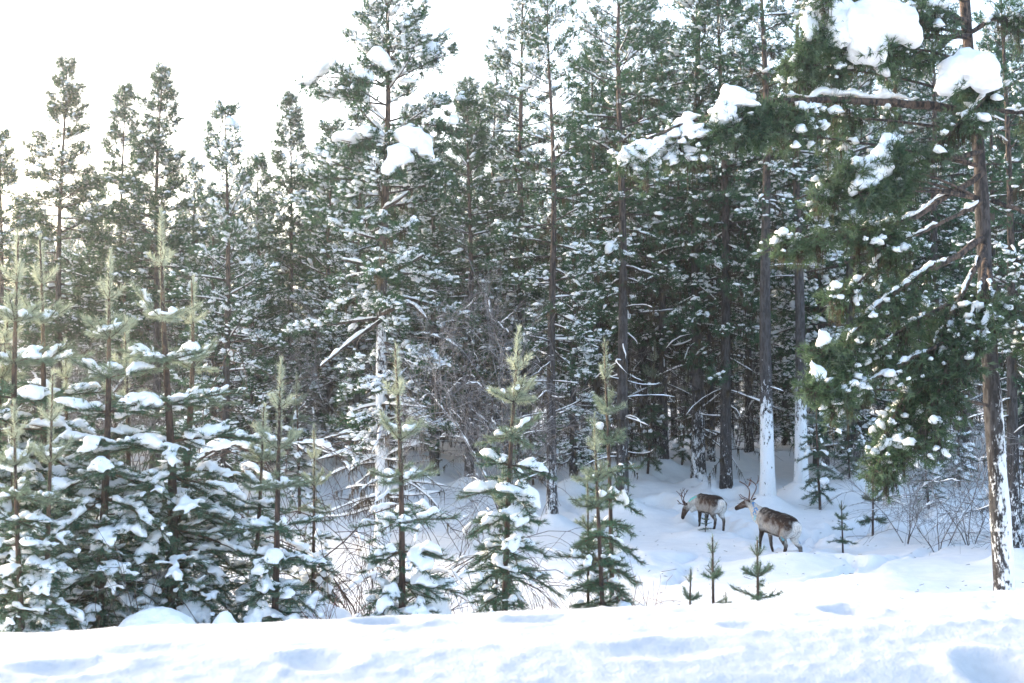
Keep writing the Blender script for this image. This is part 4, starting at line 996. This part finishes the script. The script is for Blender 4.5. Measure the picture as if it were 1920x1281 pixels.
    c = mx(c, BRN, smooth(.09, .0, np.abs(x + .30 + nz_ + (z - .8) * .25)) * smooth(1.05, .85, z) * .8)     # band before the thigh
    c = mx(c, DARK, smooth(.67, .60, z + nz_) * smooth(-.42, -.3, x))                                           # flank line
    c = mx(c, CREAM, smooth(.575, .555, z + nz_ * .3) * smooth(.05, .0, np.abs(y) - .10))
    for k, (nm, *_r) in enumerate(chains):
        m_ = cid == k
        if nm == 'neck': c[m_] = mx(c[m_], CREAM * (1 + nz_[m_][:, None]), smooth(.05, .3, par[m_]))
        if nm == 'ruff': c[m_] = WHT * .92
        if nm == 'head':
            p_ = par[m_]; cc = mx(np.broadcast_to(CREAM * .8, (m_.sum(), 3)), BRN * .9, smooth(.12, .34, p_ + nz_[m_])); cc = mx(cc, DARK, smooth(.80, .93, p_)); 
            c[m_] = cc
        if nm == 'ear': c[m_] = BRN
        if nm == 'tail': c[m_] = mx(np.broadcast_to(WHT, (m_.sum(), 3)), DARK, smooth(.02, -.01, V[m_, 0] + .77) * 0)
        if nm.startswith('leg'):
            lc = mx(c[m_], LEG, smooth(.30, .48, par[m_] + nz_[m_] * .6)); c[m_] = lc
            hoof = smooth(.93, .97, par[m_]); c[m_] = mx(c[m_], np.array((.02, .018, .018)), hoof)
            inner = .35 * smooth(.02, -.02, (V[m_, 1]) * np.sign(_r[0][0][1]) - np.abs(_r[0][2][1]) + .02) * smooth(.9, .6, par[m_]); c[m_] = mx(c[m_], PALE, inner * .8)
    rump = smooth(-.56, -.62, x + nz_ * .6 - .10 * (z < .75)) * smooth(.44, .54, z) * smooth(.045, -.02, np.abs(y) + nz_ * .5 - np.interp(z, [.5, .7, .85, 1.0, 1.1], [.22, .19, .15, .10, .06])); c = mx(c, WHT, rump)
    c = mx(c, BRN, rump * smooth(.016, .006, np.abs(y)) * smooth(.88, .84, z))
    c = mx(c, DARK, smooth(1.06, 1.10, z + nz_ * .3) * smooth(-.4, -.5, x) * .8)
    for pts, wd, colr, side in marks:
        P = np.array(pts, float); d = seg_dist(x, z, P); c = mx(c, np.array(colr), smooth(wd, wd * .6, d) * ((y * side) > 0) * .92)
    ca = me.color_attributes.new('fur', 'FLOAT_COLOR', 'POINT'); ca.data.foreach_set('color', np.column_stack([c, np.ones(len(c))]).ravel().astype(np.float32))
    bd = obj('body', me, t)
    for sg in (-1, 1):
        ea = Acc(); e = h0 + hd * .11 + lat * sg * .072 + upv * .035; blobs(ea, np.random.default_rng(1), [e], [hd], .02, .012, .016, 2, 0.0)
        obj('eye', ea.mesh('eye', M['eye']), bd)
        aa = Acc(); r0 = h0 + hd * .02 + lat * sg * .04 + upv * .075
        for pts, ra in antlers:
            P = np.array([r0 + hd * f * 1.15 + lat * sg * l * 1.2 + upv * u_ * 1.15 for f, l, u_ in pts]); P = refine(P, 10) if len(P) > 2 else P
            tube(aa, P, np.linspace(ra * 1.25, ra * .6, len(P)), 6)
        obj('antler', aa.mesh('antler', M['antler']), t)
    return t
BLUE = (.03, .22, .55); TEAL = (.10, .55, .55); PALEBLUE = (.30, .55, .65)
ANT = [([(0, 0, -.02), (-.06, .06, .08), (-.16, .15, .18), (-.20, .20, .28), (-.12, .20, .38), (-.02, .16, .46)], .016), ([(-.19, .185, .30), (-.27, .19, .36)], .009), ([(-.19, .20, .30), (-.27, .20, .40), (-.30, .16, .47)], .010),
       ([(0, .01, .0), (.06, .03, .06), (.14, .03, .12), (.17, .0, .20)], .012), ([(.10, .03, .09), (.18, .05, .09)], .008), ([(-.10, .20, .39), (-.04, .25, .46)], .008)]
g1 = ground_px(1462, 1036); x1, y1 = float(g1[0]) - .12, float(g1[1]) + .3
LEG1 = {'f1': [(.40, .12, .86), (.36, .13, .72), (.33, .13, .56), (.36, .12, .36), (.34, .12, .20), (.30, .12, .08), (.28, .12, .02)], 'f2': [(.40, -.12, .86), (.36, -.13, .72), (.30, -.13, .56), (.24, -.12, .36), (.16, -.12, .20), (.09, -.12, .09), (.10, -.12, .02)],
        'h1': [(-.46, .10, .86), (-.42, .12, .74), (-.34, .13, .60), (-.50, .12, .42), (-.47, .12, .22), (-.46, .12, .08), (-.42, .12, .02)], 'h2': [(-.48, -.10, .86), (-.50, -.12, .74), (-.48, -.13, .60), (-.74, -.12, .44), (-.80, -.12, .24), (-.84, -.12, .09), (-.81, -.12, .02)]}
for L_ in LEG1.values():
    pass
reindeer('standing reindeer with raised antlered head and blue paint marks on its pale neck', (x1, y1, h1(x1, y1) - .08), R(180 - 53), .94, R(12),
         ([(.42, 0, .92), (.56, .02, .94), (.70, .05, 1.00), (.82, .08, 1.08), (.87, .10, 1.12)], [.23, .195, .155, .12, .10], [(.54, .02, .80), (.66, .04, .84), (.76, .07, .92)], [.15, .13, .08]),
         ([(.85, .10, 1.14), (.93, .13, 1.125), (1.03, .17, 1.06), (1.12, .21, .99), (1.18, .235, .945)], [.098, .112, .093, .071, .061]), LEG1, ANT,
         [([(.70, 1.10), (.75, 1.15), (.78, 1.18)], .017, BLUE, 1), ([(.56, 1.05), (.64, 1.09), (.67, 1.04), (.61, 1.0), (.67, .96), (.64, .89), (.57, .90)], .018, BLUE, 1), ([(.61, 1.0), (.57, .95)], .015, BLUE, 1), ([(.60, .88), (.64, .80)], .05, PALEBLUE, 1),
          ([(-.66, .62), (-.72, .55)], .03, BLUE, -1), ([(-.40, .62), (-.44, .57)], .03, (.12, .40, .50), 1)], 0)
g2 = ground_px(1330, 997); x2, y2 = float(g2[0]), float(g2[1])
LEG2 = {'f1': [(.40, .12, .86), (.36, .13, .72), (.33, .13, .56), (.36, .12, .36), (.37, .12, .20), (.38, .12, .08), (.40, .12, .02)], 'f2': [(.40, -.12, .86), (.36, -.13, .72), (.33, -.13, .56), (.36, -.12, .36), (.35, -.12, .20), (.35, -.12, .08), (.37, -.12, .02)],
        'h1': [(-.46, .10, .86), (-.40, .12, .74), (-.33, .13, .60), (-.50, .12, .42), (-.44, .12, .22), (-.42, .12, .08), (-.38, .12, .02)], 'h2': [(-.46, -.10, .86), (-.45, -.12, .74), (-.40, -.13, .60), (-.60, -.12, .42), (-.58, -.12, .22), (-.57, -.12, .08), (-.53, -.12, .02)]}
ANT2 = [([(0, 0, 0), (-.08, .07, .10), (-.20, .16, .16), (-.32, .20, .15), (-.43, .18, .12)], .016), ([(-.18, .15, .15), (-.24, .20, .24), (-.27, .22, .32)], .011), ([(-.26, .19, .16), (-.36, .24, .22)], .009), ([(-.34, .20, .15), (-.43, .25, .17)], .008),
        ([(0, .01, 0), (0, .03, .10), (-.02, .04, .20), (-.06, .05, .25)], .012), ([(0, .035, .14), (.04, .05, .20)], .008)]
reindeer('grazing reindeer with lowered head and spreading antlers beside the plastered trunk', (x2, y2, h1(x2, y2) - .10), R(180 - 63), .84, R(3),
         ([(.42, .03, .92), (.53, .10, .90), (.63, .20, .84), (.70, .29, .76), (.73, .33, .71)], [.23, .19, .15, .12, .10], [(.52, .10, .76), (.58, .18, .68), (.62, .24, .60)], [.14, .12, .08]),
         ([(.73, .33, .74), (.75, .37, .66), (.77, .41, .54), (.78, .44, .43), (.785, .455, .36)], [.098, .112, .093, .071, .061]), LEG2, ANT2,
         [([(.50, 1.03), (.60, .97), (.66, .90)], .05, TEAL, 1)], 0)

# ------------------------------------------------------------------ bark flakes and twigs fallen on the snow
rng = np.random.default_rng(99); a_ = Acc()
for k in range(170):
    px, py = rng.uniform(1180, 1900), rng.uniform(900, 1130); q = ground_px(px, py); x, y = q[0] + rng.normal() * .3, q[1] + rng.normal() * .3
    L = rng.uniform(.012, .05) * (1 + (rng.random() < .12) * 2.5); th = rng.random() * 6.28; z = h1(x, y) + .008
    d = np.array([math.cos(th), math.sin(th), .15 * rng.normal()]) * L
    twigs(a_, [np.array([x, y, z]) - d], [np.array([x, y, z]) + d], .006, .004)
o = obj('bark_litter', a_.mesh('bark_litter', M['lichen'])); o['kind'] = 'stuff'; o['label'] = 'dark bark flakes and twig bits scattered on the snow'

# ------------------------------------------------------------------ haze box added to imitate lens veil and sun glow
a_ = Acc(); lo, hi = np.array([-1300., -600., -3.]), np.array([1300., 3300., 45.])
Vb = np.array([[(lo, hi)[i][0], (lo, hi)[j][1], (lo, hi)[k][2]] for i in (0, 1) for j in (0, 1) for k in (0, 1)])
a_.add(Vb, [(0, 1, 3), (0, 3, 2), (4, 6, 7), (4, 7, 5), (0, 4, 5), (0, 5, 1), (2, 3, 7), (2, 7, 6), (0, 2, 6), (0, 6, 4), (1, 5, 7), (1, 7, 3)])
m_, t_n, o_n = mat('haze'); pv = N(t_n, 'ShaderNodeVolumePrincipled', Density=.0009, Anisotropy=.8); pv.inputs['Color'].default_value = (.93, .95, 1, 1)
t_n.links.new(pv.outputs[0], o_n.inputs['Volume'])
h_ = obj('haze', a_.mesh('haze', m_, False)); h_['kind'] = 'stuff'; h_['label'] = 'thin frosty air over the clearing and forest'
